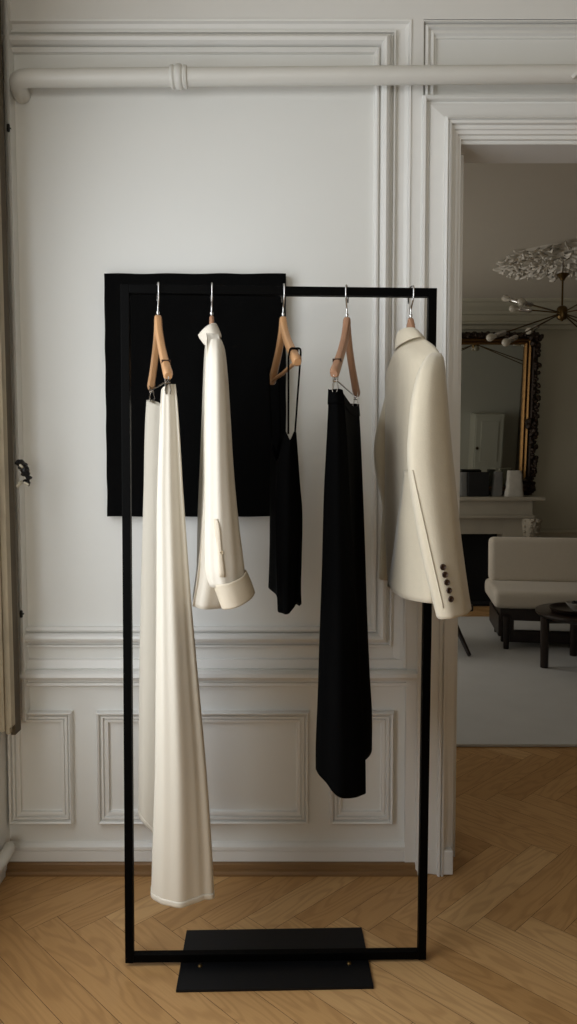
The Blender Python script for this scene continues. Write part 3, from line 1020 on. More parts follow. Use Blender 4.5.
# collar: standing band plus falling leaf, pointing left to the front
def strip_surface(rowA, rowB, n=24, mids=None):
    A_ = spline(rowA, n); B_ = spline(rowB, n)
    mb = MB(); rows = [A_]
    if mids: rows += [spline(m_, n) for m_ in mids]
    rows.append(B_)
    grid = [[mb.bm.verts.new(p) for p in r] for r in rows]
    for r0, r1 in zip(grid, grid[1:]):
        for k in range(n): mb.bm.faces.new((r0[k], r0[k + 1], r1[k + 1], r1[k]))
    return mb
fp_ = fr.px
top_row = [fp_(-.05, 205, 1.5661), fp_(-.058, 211, 1.5800), fp_(-.04, 214.5, 1.5820), fp_(0, 216, 1.5800), fp_(.035, 215.5, 1.5770), fp_(.052, 211.5, 1.5730), fp_(.052, 206.5, 1.5669), fp_(.045, 202, 1.5583), fp_(.034, 198.0, 1.5482)]
mid_row = [fp_(-.055, 204, 1.5560), fp_(-.07, 211, 1.5638), fp_(-.05, 217, 1.5661), fp_(0, 219, 1.5646), fp_(.052, 219, 1.5591), fp_(.070, 213.5, 1.5513), fp_(.068, 207.5, 1.5436), fp_(.056, 203.0, 1.5397), fp_(.036, 198.6, 1.5443)]
low_row = [fp_(-.058, 204, 1.5428), fp_(-.082, 211, 1.5467), fp_(-.06, 219, 1.5467), fp_(0, 221, 1.5467), fp_(.066, 221.5, 1.5373), fp_(.086, 215.5, 1.5280), fp_(.082, 210, 1.5180), fp_(.066, 205.5, 1.5170), fp_(.040, 199.2, 1.5397)]
o = strip_surface(top_row, low_row, 40, [mid_row]).build('collar', M['silk'], shirt, auto=0); solidify(o, .0014, 0); subsurf(o, 1)

# ---- cream blazer
fr = garment_frame(q5, R(12))
blz = thing('blazer', 'cream wool blazer with five dark cuff buttons at the right post', 'blazer', (q5.x, q5.y, 0))
def jring(z, pts, dz=None):
    return fr.ring(z, pts)
# ring order: near tip, front near, front mid, front far, far tip, back far, back centre, back near
def jr(z, un, pn, fn, fm, ff, uf, pf, bf, bc, bn, d=(0,) * 8):
    return fr.ring(z, [(un, pn, d[0]), (un * .6, fn, d[1]), (0, fm, d[2]), (uf * .6, ff, d[3]), (uf, pf, d[4]), (uf * .6, bf, d[5]), (0, bc, d[6]), (un * .6, bn, d[7])])
rings = [
    jr(1.552, .052, 417, 420, 419, 414, -.052, 403, 399.5, 400, 405),
    jr(1.535, .078, 423.5, 425, 420, 413, -.075, 398, 395.5, 397.5, 408, (0, 0, 0, 0, 0, -.008, -.008, -.004)),
    jr(1.508, .125, 433, 433, 422, 412, -.125, 391.5, 390, 395, 410, (0, .010, .014, .010, 0, -.006, 0, .002)),
    jr(1.475, .172, 439.5, 437, 422.5, 411, -.168, 388, 387, 394.5, 411, (0, .012, .02, .014, 0, 0, .0, .004)),
    jr(1.42, .188, 440, 440, 423, 410, -.182, 388, 386.0, 393, 410),
    jr(1.30, .188, 438, 440, 422.5, 409, -.183, 388, 385.8, 394, 408),
    jr(1.18, .182, 434, 440, 421.5, 408, -.178, 388, 385.8, 396, 408),
    jr(1.07, .180, 434, 440, 421, 408, -.176, 388, 386.0, 396, 408),
    jr(.99, .184, 435, 441, 420.5, 408, -.178, 390, 387, 394, 408.5),
    jr(.932, .188, 437, 442, 420, 408, -.180, 391, 388.0, 392.5, 409, (.008, .004, 0, 0, .010, .016, .014, .004)),
]
mb = loft(rings, 80, 110, fold((5, .0004, .0018, .3, 1.5), (9, .0003, .0010, 1.0, 1.8)))
bdy = mb.build('jacket_body', M['wool'], blz, auto=0); solidify(bdy, .003)
def jsl(z, uc, ru, L, Rr, d=None):
    m_ = (L + Rr) / 2; h_ = (Rr - L) / 2
    d = d or [0] * 8
    return fr.ring(z, [(uc + ru, m_, d[0]), (uc + ru * .72, m_ + h_ * .76, d[1]), (uc, Rr, d[2]), (uc - ru * .72, m_ + h_ * .76, d[3]), (uc - ru, m_, d[4]),
                       (uc - ru * .72, m_ - h_ * .76, d[5]), (uc, L, d[6]), (uc + ru * .72, m_ - h_ * .76, d[7])])
rings = [
    jsl(1.486, .176, .012, 431, 441.5),
    jsl(1.474, .190, .026, 426, 444),
    jsl(1.448, .204, .040, 419.5, 445.5, [0, 0, 0, .008, .014, .008, 0, 0]),
    jsl(1.40, .216, .048, 413, 447.5),
    jsl(1.32, .222, .050, 408.5, 450.5),
    jsl(1.26, .224, .050, 407.3, 453),
    jsl(1.19, .225, .049, 410.5, 456.5),
    jsl(1.10, .226, .047, 417, 460.5),
    jsl(1.03, .228, .046, 423.5, 464.5),
    jsl(.96, .230, .045, 431.5, 469),
    jsl(.928, .230, .045, 436, 471.2, [-.004, 0, .004, .004, 0, -.004, -.008, -.008]),
]
mb = loft(rings, 90, 80, fold((3, .0002, .0012, .3, 1.5), (7, .0002, .0006, 1.0, 1.8)), cap_top=True)
js = mb.build('sleeve', M['wool'], blz, auto=0); solidify(js, .003)
jb = bvh_of(js)
bb_ = bvh_of(bdy)
rings = [
    jsl(1.470, -.180, .02, 388, 398), jsl(1.435, -.20, .034, 385.5, 399), jsl(1.385, -.215, .042, 380.5, 400), jsl(1.33, -.222, .044, 375.5, 399), jsl(1.275, -.224, .045, 373.6, 398),
    jsl(1.20, -.224, .045, 377.6, 398), jsl(1.13, -.222, .042, 382.5, 399), jsl(1.06, -.222, .040, 380.6, 398), jsl(.98, -.222, .038, 379.2, 396), jsl(.936, -.222, .038, 378.8, 395),
]
mb = loft(rings, 60, 64, cap_top=True)
o = mb.build('sleeve', M['wool'], blz, auto=0); solidify(o, .003)
for (bx_, by_) in ((442.6, 567), (444.6, 574.6), (446.6, 582.3), (448.6, 590.4), (450.4, 599)):
    button_on(jb, bx_, by_, .0066, M['button'], blz, dep=.002)
# sleeve vent edge: narrow lapped strip along the back seam
pk = []
for k in range(22):
    f = k / 21
    y = 470 + f * 138
    c = 412.8 + (f ** 1.05) * 30.5
    pk.append((c - .55, c + .55, y))
o = ribbon(jb, pk, .0012).build('sleeve_seam', M['wool'], blz, auto=0); solidify(o, .002, 0)
# near half of the back lapping over the centre vent
mb = MB(); rows = []
def flap_x(y, g_):
    f = (y - 470) / 117
    xl = 405.0 - 13.6 * max(0, f) ** 1.7
    sl = min(431, 412 + max(0, y - 467) * .152) + 3
    return xl + (sl - xl) * g_
cols = []
for q_ in range(9):
    g_ = q_ / 8
    ye, last = 470.0, None
    while ye < 625:
        loc, n = hit(bb_, flap_x(ye, g_), ye)
        if loc is None or (last is not None and (loc - last).length > .02): break
        last = loc; ye += .5
    ye -= .8
    col = []
    for k in range(26):
        f = k / 25
        y = 470 + (ye - 470) * f
        loc, n = hit(bb_, flap_x(y, g_), y)
        if n.dot(loc - Vector((0, 0, H))) > 0: n = -n
        col.append(mb.bm.verts.new(loc + n * (.0075 * min(1, f * 2.5) * (1 - g_) + .0022)))
    cols.append(col)
for A_, B_ in zip(cols, cols[1:]):
    for k in range(25): mb.bm.faces.new((A_[k], A_[k + 1], B_[k + 1], B_[k]))
o = mb.build('vent_flap', M['wool'], blz, auto=0); solidify(o, .002, 0)
# collar: a fall that wraps the back of the neck
fp_ = fr.px
top_row = [fp_(-.040, 416, 1.555), fp_(-.058, 410, 1.566), fp_(-.055, 402, 1.568), fp_(-.03, 398.3, 1.566), fp_(.005, 400, 1.568), fp_(.035, 408, 1.569), fp_(.050, 415, 1.564), fp_(.046, 420, 1.552)]
mid_row = [fp_(-.046, 417, 1.548), fp_(-.070, 408.5, 1.553), fp_(-.068, 400, 1.556), fp_(-.036, 396.3, 1.555), fp_(.010, 398.0, 1.553), fp_(.050, 407, 1.553), fp_(.070, 418, 1.550), fp_(.064, 424.5, 1.540)]
low_row = [fp_(-.050, 418, 1.540), fp_(-.084, 407, 1.530), fp_(-.080, 397, 1.525), fp_(-.040, 394.9, 1.518), fp_(.014, 397.0, 1.522), fp_(.060, 406.5, 1.530), fp_(.086, 418.5, 1.536), fp_(.078, 426.0, 1.534)]
o = strip_surface(top_row, low_row, 40, [mid_row]).build('collar', M['wool'], blz, auto=0); solidify(o, .004, 0); subsurf(o, 1)

# ================================================================== BLACK CANVAS ON THE WALL
cl, ct_ = P(104, 273.5, DW - .032), P(286, 516.5, DW - .032)
mb = MB()
nx, nz = 40, 52
def cpt(i, k):
    x = cl.x + (ct_.x - cl.x) * i / nx; z = cl.z + (ct_.z - cl.z) * k / nz
    w = .0010 * math.sin(i * .9 + k * .31) + .0008 * math.sin(k * 1.1)
    ez = .0009 * math.sin(i * .55) * (1 if k in (0, nz) else 0)
    ex = .0006 * math.sin(k * .7) * (1 if i in (0, nx) else 0)
    return Vector((x + ex, DW - .032 + w * .5, z + ez))
g = [[mb.bm.verts.new(cpt(i, k)) for k in range(nz + 1)] for i in range(nx + 1)]
for i in range(nx):
    for k in range(nz): mb.bm.faces.new((g[i][k], g[i + 1][k], g[i + 1][k + 1], g[i][k + 1]))
rim = [g[i][0] for i in range(nx + 1)] + [g[nx][k] for k in range(1, nz + 1)] + [g[i][nz] for i in range(nx - 1, -1, -1)] + [g[0][k] for k in range(nz - 1, 0, -1)]
bk = [mb.bm.verts.new((v.co.x, DW - .001, v.co.z)) for v in rim]
n = len(rim)
for k in range(n): mb.bm.faces.new((rim[k], rim[(k + 1) % n], bk[(k + 1) % n], bk[k]))
mb.bm.faces.new(bk)
o = mb.build('canvas_painting', M['canvas'], None, origin=((cl.x + ct_.x) / 2, DW, ct_.z), auto=50)
tag(o, 'large plain black canvas hung on the white wall behind the hanging clothes', 'painting')

# ================================================================== SECOND ROOM
# cornice and ceiling line of the far wall
mb = MB()
zc = ZC
pr = [(0.16, zc), (0.155, zc - .02), (0.12, zc - .03), (.10, zc - .05), (.055, zc - .085), (.05, zc - .11), (.03, zc - .12), (.028, zc - .17), (.045, zc - .18), (.045, zc - .2), (.018, zc - .21), (.018, zc - .245), (0, zc - .25)]
mb = strip_moulding(XL, XR, [(z, h) for h, z in pr], YF)
trim(mb, M['farwall'])
mb = strip_moulding(XL, XR, [(ZA(529, YF), 0), (ZA(529.5, YF), .02), (ZA(532, YF), .026), (ZA(534, YF), .012), (ZA(537, YF), .01), (ZA(538, YF), 0)], YF)
trim(mb, M['farwall'])
mb = MB(); mb.box((XL, YF - .02, 0), (XR, YF, .12)); struct('baseboard_far', mb, M['farwall'])
# white cupboard against the other side of the dividing wall, seen in the mirror
yb2 = DW + WT + .012
xa, xb, zt2 = 2.76, 3.20, 1.40
cup = thing('white_cupboard', 'white panelled cupboard seen only as a reflection in the gilt mirror', 'cupboard', ((xa + xb) / 2, yb2, 0))
mb = MB(); mb.box((xa, yb2, .0), (xb, yb2 + .30, zt2), bev=.004); mb.build('cupboard_body', M['door_paint'], cup, smooth=False)
mb = MB(); mb.box((xa + .02, yb2 + .30, .08), (xb - .02, yb2 + .32, zt2 - .03), bev=.003); dd = mb.build('cupboard_door', M['door_paint'], cup, smooth=False)
for (z0, z1) in ((.15, .6), (.7, zt2 - .1)):
    mb = MB(); mb.box((xa + .09, yb2 + .32, z0), (xb - .09, yb2 + .335, z1), bev=.006)
    mb.build('door_panel', M['door_paint'], dd, smooth=False)
mb = MB(); mb.lathe([(0, .03), (.02, .03), (.024, .015), (.01, .0)], 12, Matrix.Translation((xa + .045, yb2 + .32, .9)) @ Matrix.Rotation(-PI / 2, 4, 'X')); mb.build('door_knob', M['brass'], dd)

# --- ceiling rosette
rc = P(562, 256, 5.5); rc.z = ZC
ros = thing('ceiling_rosette', 'white plaster leaf rosette on the ceiling above the chandelier', 'ceiling rose', tuple(rc))
mb = MB(); mb.lathe([(.0, -.02), (.1, -.022), (.3, -.018), (.40, -.006), (.41, 0)], 40, Matrix.Translation(rc)); mb.build('rosette_disc', M['plaster'], ros)
def leaf(mb, c, ang, ln, w, curl, lift):
    n = 7
    d = Vector((math.cos(ang), math.sin(ang), 0)); s = Vector((-d.y, d.x, 0))
    L_, R_, C_ = [], [], []
    for k in range(n + 1):
        f = k / n
        z = -lift * math.sin(PI * f * .9) - curl * f * f
        ww = w * math.sin(PI * min(1, .12 + f * .88)) * (1 + .25 * math.sin(k * 2.6))
        p = c + d * ln * f + Vector((0, 0, z))
        L_.append(mb.bm.verts.new(p + s * ww + Vector((0, 0, .012)))); R_.append(mb.bm.verts.new(p - s * ww + Vector((0, 0, .012)))); C_.append(mb.bm.verts.new(p))
    for k in range(n):
        mb.bm.faces.new((L_[k], L_[k + 1], C_[k + 1], C_[k])); mb.bm.faces.new((C_[k], C_[k + 1], R_[k + 1], R_[k]))
rng = random.Random(3)
mb = MB()
for ring_r, cnt, ln, w in ((.385, 40, .085, .017), (.33, 38, .09, .018), (.27, 32, .09, .018), (.21, 26, .09, .018), (.15, 20, .08, .017), (.08, 12, .08, .017)):
    for k in range(cnt):
        a = 2 * PI * k / cnt + rng.uniform(-.1, .1)
        c = rc + Vector((math.cos(a) * ring_r, math.sin(a) * ring_r, -.012 - (.40 - ring_r) * .04))
        leaf(mb, c, a + rng.uniform(-.9, .9), ln * rng.uniform(.7, 1.3), w * rng.uniform(.6, 1.2), rng.uniform(-.015, .035), rng.uniform(.01, .035))
for k in range(150):
    a = rng.uniform(0, 2 * PI); r_ = .46 * math.sqrt(rng.random())
    c = rc + Vector((math.cos(a) * r_, math.sin(a) * r_, -.02 - .03 * rng.random()))
    mb.lathe([(0, -.014), (.011, -.008), (.014, 0), (.009, .01), (0, .014)], 6, Matrix.Translation(c) @ Matrix.Rotation(rng.uniform(0, 3), 4, 'X') @ Matrix.Scale(rng.uniform(.35, .9), 4))
o = mb.build('leaf_relief', M['plaster'], ros); o['kind'] = 'stuff'; solidify(o, .004, 0)

# --- chandelier
hub = P(562, 313, 5.5)
can = ZA(277, 5.5)
ch = thing('chandelier', 'brass sputnik chandelier with round bulbs hanging below the plaster rosette', 'chandelier', (hub.x, hub.y, hub.z))
mb = MB(); mb.lathe([(0, .022), (.044, .022), (.047, .017), (.034, .004), (.02, -.012), (.014, -.026), (.0, -.028)], 20, Matrix.Translation((hub.x, hub.y, can))); mb.build('ceiling_cup', M['brass'], ch)
mb = MB(); mb.tube([(hub.x, hub.y, ZC - .02), (hub.x, hub.y, can)], .004, 8); mb.tube([(hub.x, hub.y, can), (hub.x, hub.y, hub.z)], .007, 10); mb.build('stem', M['brass'], ch)
mb = MB(); mb.lathe([(0, .052), (.02, .05), (.03, .044), (.038, .03), (.038, -.03), (.03, -.046), (.012, -.052), (.008, -.06), (0, -.062)], 24, Matrix.Translation(hub)); mb.build('hub', M['brass'], ch)
ends = [P(505.5, 298.5, 5.85), P(521.5, 302, 5.12), P(513, 308.5, 5.6), P(490.5, 337.5, 5.25), P(506, 342.5, 5.05), P(529, 331, 5.95)]
dirs = [(e - hub) for e in ends]
for d in list(dirs): dirs.append(Vector((-d.x, -d.y, d.z)) if len(dirs) % 2 else Vector((-d.x, -d.y * .9, d.z * .9)))
for d in dirs:
    L_ = d.length; u = d.normalized()
    mb = MB(); mb.tube([hub + u * .02, hub + u * (L_ - .13)], .0052, 8); arm = mb.build('arm', M['brass'], ch)
    rot = u.to_track_quat('Z', 'Y').to_matrix().to_4x4()
    mb = MB(); mb.lathe([(.005, -.14), (.014, -.135), (.018, -.12), (.018, -.05), (.016, -.045), (.0, -.045)], 14, Matrix.Translation(hub + u * L_) @ rot); mb.build('lamp_holder', M['chrome'], arm)
    mb = MB(); mb.lathe([(.0, .031), (.013, .028), (.023, .018), (.028, .005), (.027, -.008), (.022, -.022), (.015, -.036), (.012, -.05), (0, -.05)], 18, Matrix.Translation(hub + u * L_) @ rot); mb.build('bulb', M['bulb'], arm)

# --- fireplace
fz = ZA(497, YF - .32)                 # top of the mantel shelf
fx1 = P(545, 497, YF - .30).x
fcx = P(486, 500, YF - .2).x - .18     # centre of the chimney piece, hidden by the casing
fw = fx1 - fcx
fire = thing('fireplace', 'grey marble fireplace with carved corbel and black hearth opening', 'fireplace', (fcx, YF - .2, 0))
yF = YF
mb = MB(); mb.box((fcx - fw, yF - .32, fz - .035), (fx1, yF, fz), bev=.008); mb.build('mantel_shelf', M['marble'], fire, smooth=False)
mb = MB()
zf = ZA(515, yF - .28)
mb.box((fcx - fw + .10, yF - .28, zf), (fx1 - .10, yF, fz - .035), bev=.004)
mb.box((fcx - fw + .07, yF - .295, zf - .03), (fx1 - .08, yF, zf), bev=.008)
mb.build('frieze', M['marble'], fire, smooth=False)
ox1 = P(502.5, 560, yF - .24).x
zo = ZA(534, yF - .24)
mb = MB(); mb.box((2 * fcx - ox1, yF - .24, zo), (ox1, yF, zf - .03), bev=.003); mb.build('lintel_slab', M['marble'], fire, smooth=False)
for sg in (1, -1):
    xa, xb = ox1, fx1 - .10
    if sg < 0: xa, xb = 2 * fcx - xb, 2 * fcx - xa
    mb = MB(); mb.box((xa, yF - .24, 0), (xb, yF, zf - .03), bev=.004); mb.build('jamb_slab', M['marble'], fire, smooth=False)
    # carved corbel
    xc = P(533, 525, yF - .3).x if sg > 0 else 2 * fcx - P(533, 525, yF - .3).x
    mb = MB()
    zt_, zb2 = zf - .03, ZA(541, yF - .3)
    n = 14
    rr = [(.055, .10), (.072, .11), (.078, .105), (.076, .09), (.066, .075), (.05, .05), (.04, .03)]
    for k in range(len(rr)):
        pass
    rings_ = []
    for k in range(8):
        f = k / 7
        w = .085 - .035 * f ** 2; dpt = .12 * (1 - f) ** .7 + .02
        z = zt_ + (zb2 - zt_) * f
        ringv = []
        for j in range(15):
            a = PI * j / 14
            wob = 1 + .10 * math.sin(j * 3.3 + k * 1.9)
            ringv.append(mb.bm.verts.new((xc + math.cos(a) * w, yF - .24 - math.sin(a) * dpt * wob, z)))
        rings_.append(ringv)
    for A_, B_ in zip(rings_, rings_[1:]):
        for j in range(14): mb.bm.faces.new((A_[j], A_[j + 1], B_[j + 1], B_[j]))
    mb.bm.faces.new(rings_[0]); mb.bm.faces.new(rings_[-1][::-1])
    for k in range(16):
        f = (k // 4) / 4 + .1; a = PI * ((k % 4) + .7) / 4.4
        mb.lathe([(0, -.018), (.016, -.006), (.018, .004), (0, .02)], 8, Matrix.Translation((xc + math.cos(a) * .078, yF - .24 - math.sin(a) * (.115 * (1 - f) ** .7 + .02), zt_ + (zb2 - zt_) * f)))
    cbo = mb.build('carved_corbel', M['marble'], fire)
mb = MB(); mb.box((2 * fcx - ox1, yF - .235, 0.004), (ox1, yF - .02, .02)); mb.box((2 * fcx - ox1, yF - .05, .02), (ox1, yF - .012, zo)); mb.build('firebox', M['soot'], fire, smooth=False)

# --- gilt mirror
mx1 = P(535, 420, yF - .06).x; mw = .145
mz1 = ZA(333, yF - .06)
mx0 = 2 * fcx - mx1
mir = thing('mirror', 'tall ornate dark gilt mirror standing on the mantel shelf', 'mirror', (fcx, yF - .05, fz))
mb = MB(); mb.box((mx0 + mw * .8, yF - .035, fz + .05), (mx1 - mw * .8, yF - .012, mz1 - .10)); mb.build('mirror_glass', M['mirror'], mir, smooth=False)
def gframe(mb, prof):
    for (d0, h0), (d1, h1) in zip(prof, prof[1:]):
        A_ = [(mx0 + d0, fz + .003 + d0 * .6), (mx1 - d0, fz + .003 + d0 * .6), (mx1 - d0, mz1 - d0 * .85), (mx0 + d0, mz1 - d0 * .85)]
        B_ = [(mx0 + d1, fz + .003 + d1 * .6), (mx1 - d1, fz + .003 + d1 * .6), (mx1 - d1, mz1 - d1 * .85), (mx0 + d1, mz1 - d1 * .85)]
        for k in range(4):
            k2 = (k + 1) % 4
            mb.poly([(A_[k][0], yF - h0, A_[k][1]), (A_[k2][0], yF - h0, A_[k2][1]), (B_[k2][0], yF - h1, B_[k2][1]), (B_[k][0], yF - h1, B_[k][1])], [(0, 1, 2, 3)])
mb = MB(); gframe(mb, [(0.012, .004), (.012, .05), (.03, .075), (.055, .08), (.07, .06), (.075, .05)]); mb.build('outer_frame', M['gilt_dark'], mir, smooth=False)
mb = MB(); gframe(mb, [(.073, .046), (.076, .062), (.088, .075), (.100, .062), (.104, .045), (.108, .05), (.12, .062), (.132, .05), (.137, .036), (mw + .005, .03)]); mb.build('inner_frame', M['gilt'], mir, smooth=False)
mb = MB(); rg = random.Random(11)
def scroll(mb, c, s):
    for j in range(5):
        a = rg.uniform(0, 2 * PI)
        mb.lathe([(0, -.02 * s), (.014 * s, -.012 * s), (.02 * s, 0), (.012 * s, .014 * s), (0, .022 * s)], 8,
                 Matrix.Translation(Vector(c) + Vector((math.cos(a) * .02 * s, -.012 * rg.random(), math.sin(a) * .02 * s))) @ Matrix.Rotation(rg.uniform(0, 3), 4, 'Y'))
k = 0
zz = fz + .07
while zz < mz1 - .04:
    for xx in (mx1 - .03, mx0 + .03): scroll(mb, (xx + rg.uniform(-.006, .012) * (1 if xx > fcx else -1), yF - .078, zz), rg.uniform(.7, 1.25))
    zz += .055
xx = mx0 + .05
while xx < mx1 - .04:
    scroll(mb, (xx, yF - .078, mz1 - .035), rg.uniform(.6, 1.0)); xx += .06
for xx in (mx1 - .06, mx0 + .06):
    for zz in (fz + .075, fz + .12, mz1 - .08, fz + .62, fz + .66): scroll(mb, (xx, yF - .08, zz), 1.7)
mb.build('carved_ornament', M['gilt_dark'], mir)
mir.rotation_euler = (R(4.6), 0, 0)

# --- things on the mantel
yo = yF - .19
def mx(px, y): return P(px, y, yo).x
mb = MB(); mb.box((mx(467.5, 490), yo - .035, fz + .001), (mx(488, 490), yo + .04, ZA(472, yo)), bev=.004)
o = mb.build('square_box', M['black_box'], None, origin=(mx(478, 490), yo, fz + .001), smooth=False)
tag(o, 'square black box standing on the mantel shelf before the mirror', 'box')
def wedge(name, xl0, xr0, xl1, xr1, ytop, m, label, cat, dpt=.06, wob=0.0, yy=None, tilt=0.0):
    y_ = yy or yo
    z0, z1 = fz + .001, ZA(ytop, y_)
    a0, b0 = P(xl0, 494, y_).x, P(xr0, 494, y_).x
    a1, b1 = P(xl1, ytop, y_).x, P(xr1, ytop, y_).x
    rings_ = []
    rg2 = random.Random(len(label))
    for k in range(7):
        f = k / 6
        xa, xb = a0 + (a1 - a0) * f, b0 + (b1 - b0) * f
        d_ = dpt * (1 - .35 * f)
        xc, hw = (xa + xb) / 2, (xb - xa) / 2
        z = z0 + (z1 - z0) * f
        cr_ = []
        for j in range(10):
            an = 2 * PI * j / 10
            ca, sa = math.cos(an), math.sin(an)
            ca = math.copysign(abs(ca) ** .55, ca); sa = math.copysign(abs(sa) ** .55, sa)
            w = 1 + rg2.uniform(-wob, wob)
            cr_.append(Vector((xc + ca * hw * w, y_ + sa * d_ * w, z + (rg2.uniform(-.4, .4) * wob * .1 if 0 < k < 6 else 0))))
        rings_.append(cr_)
    mb = loft(rings_[::-1], 18, 40, None, True, True)
    o = mb.build(name, m, None, origin=((a0 + b0) / 2, y_, z0), auto=50)
    tag(o, label, cat)
    return o
wedge('stone_vase', 490.5, 502, 494, 502.5, 471.5, M['grey_stone'], 'small dark grey tapered vase between the black box and the white stone', 'vase', .04, yy=yF - .17)
wedge('stone_sculpture', 504.5, 523.5, 507.5, 521, 470.5, M['white_stone'], 'rough white tapered stone sculpture at the right end of the mantel', 'sculpture', .05, .07)
o = wedge('reflection_block', 459.5, 467.2, 460, 467.0, 472, M['grey_stone'], 'slim grey block leaning beside the black box on the mantel', 'reflection', .03, yy=yF - .15)  # solid grey slab standing in for a sliver of mirror reflection

# --- rug
ry0, ry1 = P(500, 745, 3.27).y, 6.15
ry0 = 3.240
rxa, rxb = .15, 3.4
mb = MB()
mb.box((rxa, ry0, 0.0005), (rxb, ry1, .014), bev=.005)
o = mb.build('area_rug', M['rug'], None, origin=((rxa + rxb) / 2, (ry0 + ry1) / 2, 0), smooth=False)
tag(o, 'large pale grey rug on the parquet of the room beyond the doorway', 'rug')
ZR = .0145

# --- daybed sofa
sy0, sy1 = 5.0, 5.66
sxl = P(489.5, 592, 5.3).x
sof = thing('daybed_sofa', 'low off-white armless sofa with dark wooden base on the rug', 'sofa', (sxl, 5.3, 0))
def cushion(lo, hi, b, name, rotx=0.0, piv=None):
    mb = MB(); mtx = None
    if rotx:
        piv = Vector(piv)
        mtx = Matrix.Translation(piv) @ Matrix.Rotation(rotx, 4, 'X') @ Matrix.Translation(-piv)
    mb.box(lo, hi, mtx)
    es = mb.bm.edges[:]
    bmesh.ops.bevel(mb.bm, geom=es, offset=b, segments=5, profile=.6, affect='EDGES')
    o = mb.build(name, M['sofa'], sof, auto=60)
    return o
sz_f = ZA(609, sy0)
xr_ = sxl + 1.75
cushion((sxl, sy0, sz_f), (xr_, sy1, sz_f + .125), .045, 'seat_cushion')
cushion((sxl + .022, 5.48, sz_f + .115), (xr_, 5.64, ZA(536.5, 5.54)), .045, 'back_cushion', R(-4), (sxl, 5.5, sz_f + .1))
xf = sxl + .045
mb = MB(); mb.box((xf, sy0 + .04, sz_f - .085), (xr_ - .06, sy0 + .085, sz_f - .001), bev=.006); mb.box((xf, sy1 - .085, sz_f - .055), (xr_ - .06, sy1 - .04, sz_f - .001), bev=.006)
mb.box((xf, sy0 + .085, sz_f - .05), (xf + .05, sy1 - .085, sz_f - .002), bev=.004); mb.box((xr_ - .11, sy0 + .085, sz_f - .05), (xr_ - .06, sy1 - .085, sz_f - .002), bev=.004)
mb.box((xf + .05, sy0 + .085, sz_f - .012), (xr_ - .11, sy1 - .085, sz_f - .002))
mb.build('base_frame', M['dark_wood'], sof, smooth=False)
lx = sxl + .085
for xx in (lx, xr_ - .22):
    for yy in (5.02, sy1 - .1):
        mb = MB(); mb.tube([(xx, yy, ZR + .002), (xx, yy, sz_f - .05)], [.018, .024], 12); mb.build('leg', M['dark_wood'], sof)
    mb = MB(); mb.box((xx - .05, sy0 + .05, sz_f - .20), (xx + .055, sy1 - .05, sz_f - .055), bev=.008); mb.build('side_brace', M['dark_wood'], sof, smooth=False)
mb = MB()
mb.box((sxl + .06, 5.10, ZA(641, 5.12)), (xr_ - .08, 5.15, ZA(629.5, 5.12)), bev=.006); mb.build('stretcher', M['dark_wood'], sof, smooth=False)
sof.rotation_euler = (0, 0, R(-9))

# --- round coffee table
ty = 4.53
tz = ZA(610.5, 4.56)
tx = P(538.0, 610, ty).x + .34
tab = thing('coffee_table', 'round dark wooden coffee table on the rug before the sofa', 'table', (tx, ty, ZR))
mb = MB(); mb.lathe([(0, -.034), (.31, -.034), (.328, -.028), (.34, -.012), (.339, -.002), (.332, 0), (0, 0)], 64, Matrix.Translation((tx, ty, tz))); mb.build('tabletop', M['table_wood'], tab)
lgx = P(543.5, 640, 4.55).x
r_leg = abs(lgx - tx)
a0 = PI
for k in range(4):
    a = a0 + k * PI / 2
    mb = MB(); mb.tube([(tx + math.cos(a) * r_leg, ty + math.sin(a) * r_leg, ZR + .002), (tx + math.cos(a) * r_leg, ty + math.sin(a) * r_leg, tz - .034)], [.024, .027], 16); mb.build('leg', M['table_wood'], tab)
mb = MB(); mb.tube([(tx + math.cos(a0) * r_leg, ty + math.sin(a0) * r_leg, tz - .06), (tx - math.cos(a0) * r_leg, ty - math.sin(a0) * r_leg, tz - .06)], .016, 10)
mb.tube([(tx - math.sin(a0) * r_leg, ty + math.cos(a0) * r_leg, tz - .06), (tx + math.sin(a0) * r_leg, ty - math.cos(a0) * r_leg, tz - .06)], .016, 10); mb.build('cross_rail', M['table_wood'], tab)
# tray and dish on it
tc = P(578, 606, ty - .02); tc.z = tz + .001
tray = thing('tray', 'dark oval tray on the round coffee table', 'tray', tuple(tc))
mb = MB(); mb.lathe([(0, 0), (.13, 0), (.16, .008), (.172, .026), (.168, .028), (.155, .012), (.128, .006), (0, .006)], 40, Matrix.Translation(tc)); mb.build('tray_rim', M['table_wood'], tray)
dc = tc + Vector((.0, -.005, .0065))
dsh = thing('dish', 'pale dish with dark contents on the tray at the right edge', 'dish', tuple(dc))
mb = MB(); mb.lathe([(0, 0), (.03, 0), (.035, .004), (.06, .03), (.075, .05), (.072, .052), (.056, .034), (.03, .010), (0, .008)], 32, Matrix.Translation(dc)); mb.build('bowl', M['dish'], dsh)
mb = MB()
for k in range(6):
    a = k * 1.05
    mb.lathe([(0, -.018), (.014, -.01), (.018, 0), (.012, .012), (0, .018)], 10, Matrix.Translation(dc + Vector((math.cos(a) * .025, math.sin(a) * .025, .040 + .008 * (k % 2)))) @ Matrix.Rotation(a, 4, 'X'))
mb.build('bowl_contents', M['black_box'], dsh)

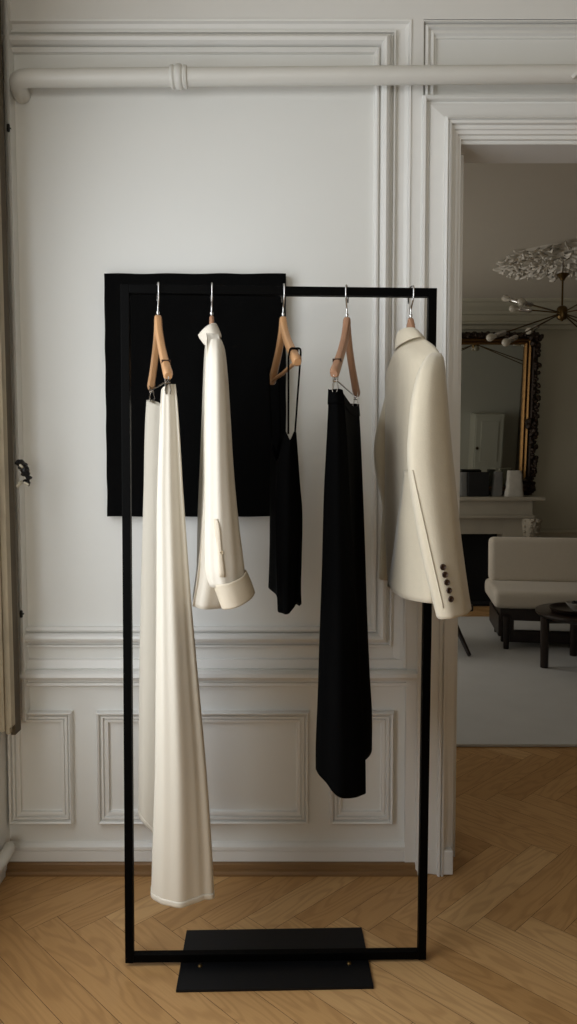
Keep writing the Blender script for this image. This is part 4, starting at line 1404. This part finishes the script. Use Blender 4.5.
# --- dark chair beside the doorway, mostly hidden by the wall
chr_ = thing('wooden_chair', 'dark wooden chair half hidden behind the door casing and blazer', 'chair', (1.0, 5.1, ZR))
zs = ZA(604, 4.9)
sx1 = P(472.3, 605, 4.9).x
mb = MB(); mb.box((sx1 - .5, 4.86, zs - .045), (sx1, 5.36, zs), bev=.012); mb.build('seat', M['dark_wood'], chr_, smooth=False)
ft = P(469.5, 657, 4.80); tp = P(456.5, 628, 4.92)
dv = (tp - ft)
tp2 = ft + dv * ((zs - .04 - ft.z) / dv.z)
for (sgx, yy, sy) in ((1, 0, 1), (-1, 0, 1), (1, .40, -1), (-1, .40, -1)):
    def mxp(p):
        x = p.x if sgx > 0 else 2 * (sx1 - .25) - p.x
        y = p.y if sy > 0 else 2 * 5.11 - p.y
        return Vector((x, y, p.z))
    mb = MB(); mb.tube([mxp(Vector((ft.x, ft.y, ZR + .008))), mxp(tp2)], [.013, .021], 10); mb.build('leg', M['dark_wood'], chr_)
for dx in (-.5, -.06):
    mb = MB(); mb.tube([(sx1 + dx, 5.32, zs - .02), (sx1 + dx - .01, 5.42, zs + .38)], .015, 10); mb.build('back_post', M['dark_wood'], chr_)
mb = MB(); mb.box((sx1 - .52, 5.395, zs + .2), (sx1 - .05, 5.42, zs + .40), bev=.008); mb.build('backrest', M['dark_wood'], chr_, smooth=False)

# ================================================================== LIGHT
def area(name, loc, rot, sx, sy, power, col, spread=PI):
    l = bpy.data.lights.new(name, 'AREA')
    l.shape = 'RECTANGLE'; l.size = sx; l.size_y = sy; l.energy = power; l.color = col; l.spread = spread
    o = bpy.data.objects.new(name, l); COL.objects.link(o); o.location = loc; o.rotation_euler = rot
    return o
def daylight(i, power, col, tilt=0.0):
    y0, y1, z0, z1 = wins[i]
    return area('daylight', (XL - .13, (y0 + y1) / 2, (z0 + z1) / 2), (0, -PI / 2 + tilt, 0), z1 - z0, y1 - y0, power, col)
daylight(0, 37, (.92, .96, 1.0), R(12))
daylight(1, 8, (1.0, .95, .87))
daylight(2, 19, (1.0, .95, .87))
area('daylight', ((RW[0] + RW[1]) / 2, YB - .13, (RW[2] + RW[3]) / 2), (PI / 2, 0, 0), RW[1] - RW[0], RW[3] - RW[2], 40, (1.0, .955, .84))  # frontal fill through the added rear window
w = bpy.data.worlds.new('world'); sc.world = w; w.use_nodes = True
w.node_tree.nodes['Background'].inputs[0].default_value = (.75, .85, 1, 1)
w.node_tree.nodes['Background'].inputs[1].default_value = .3
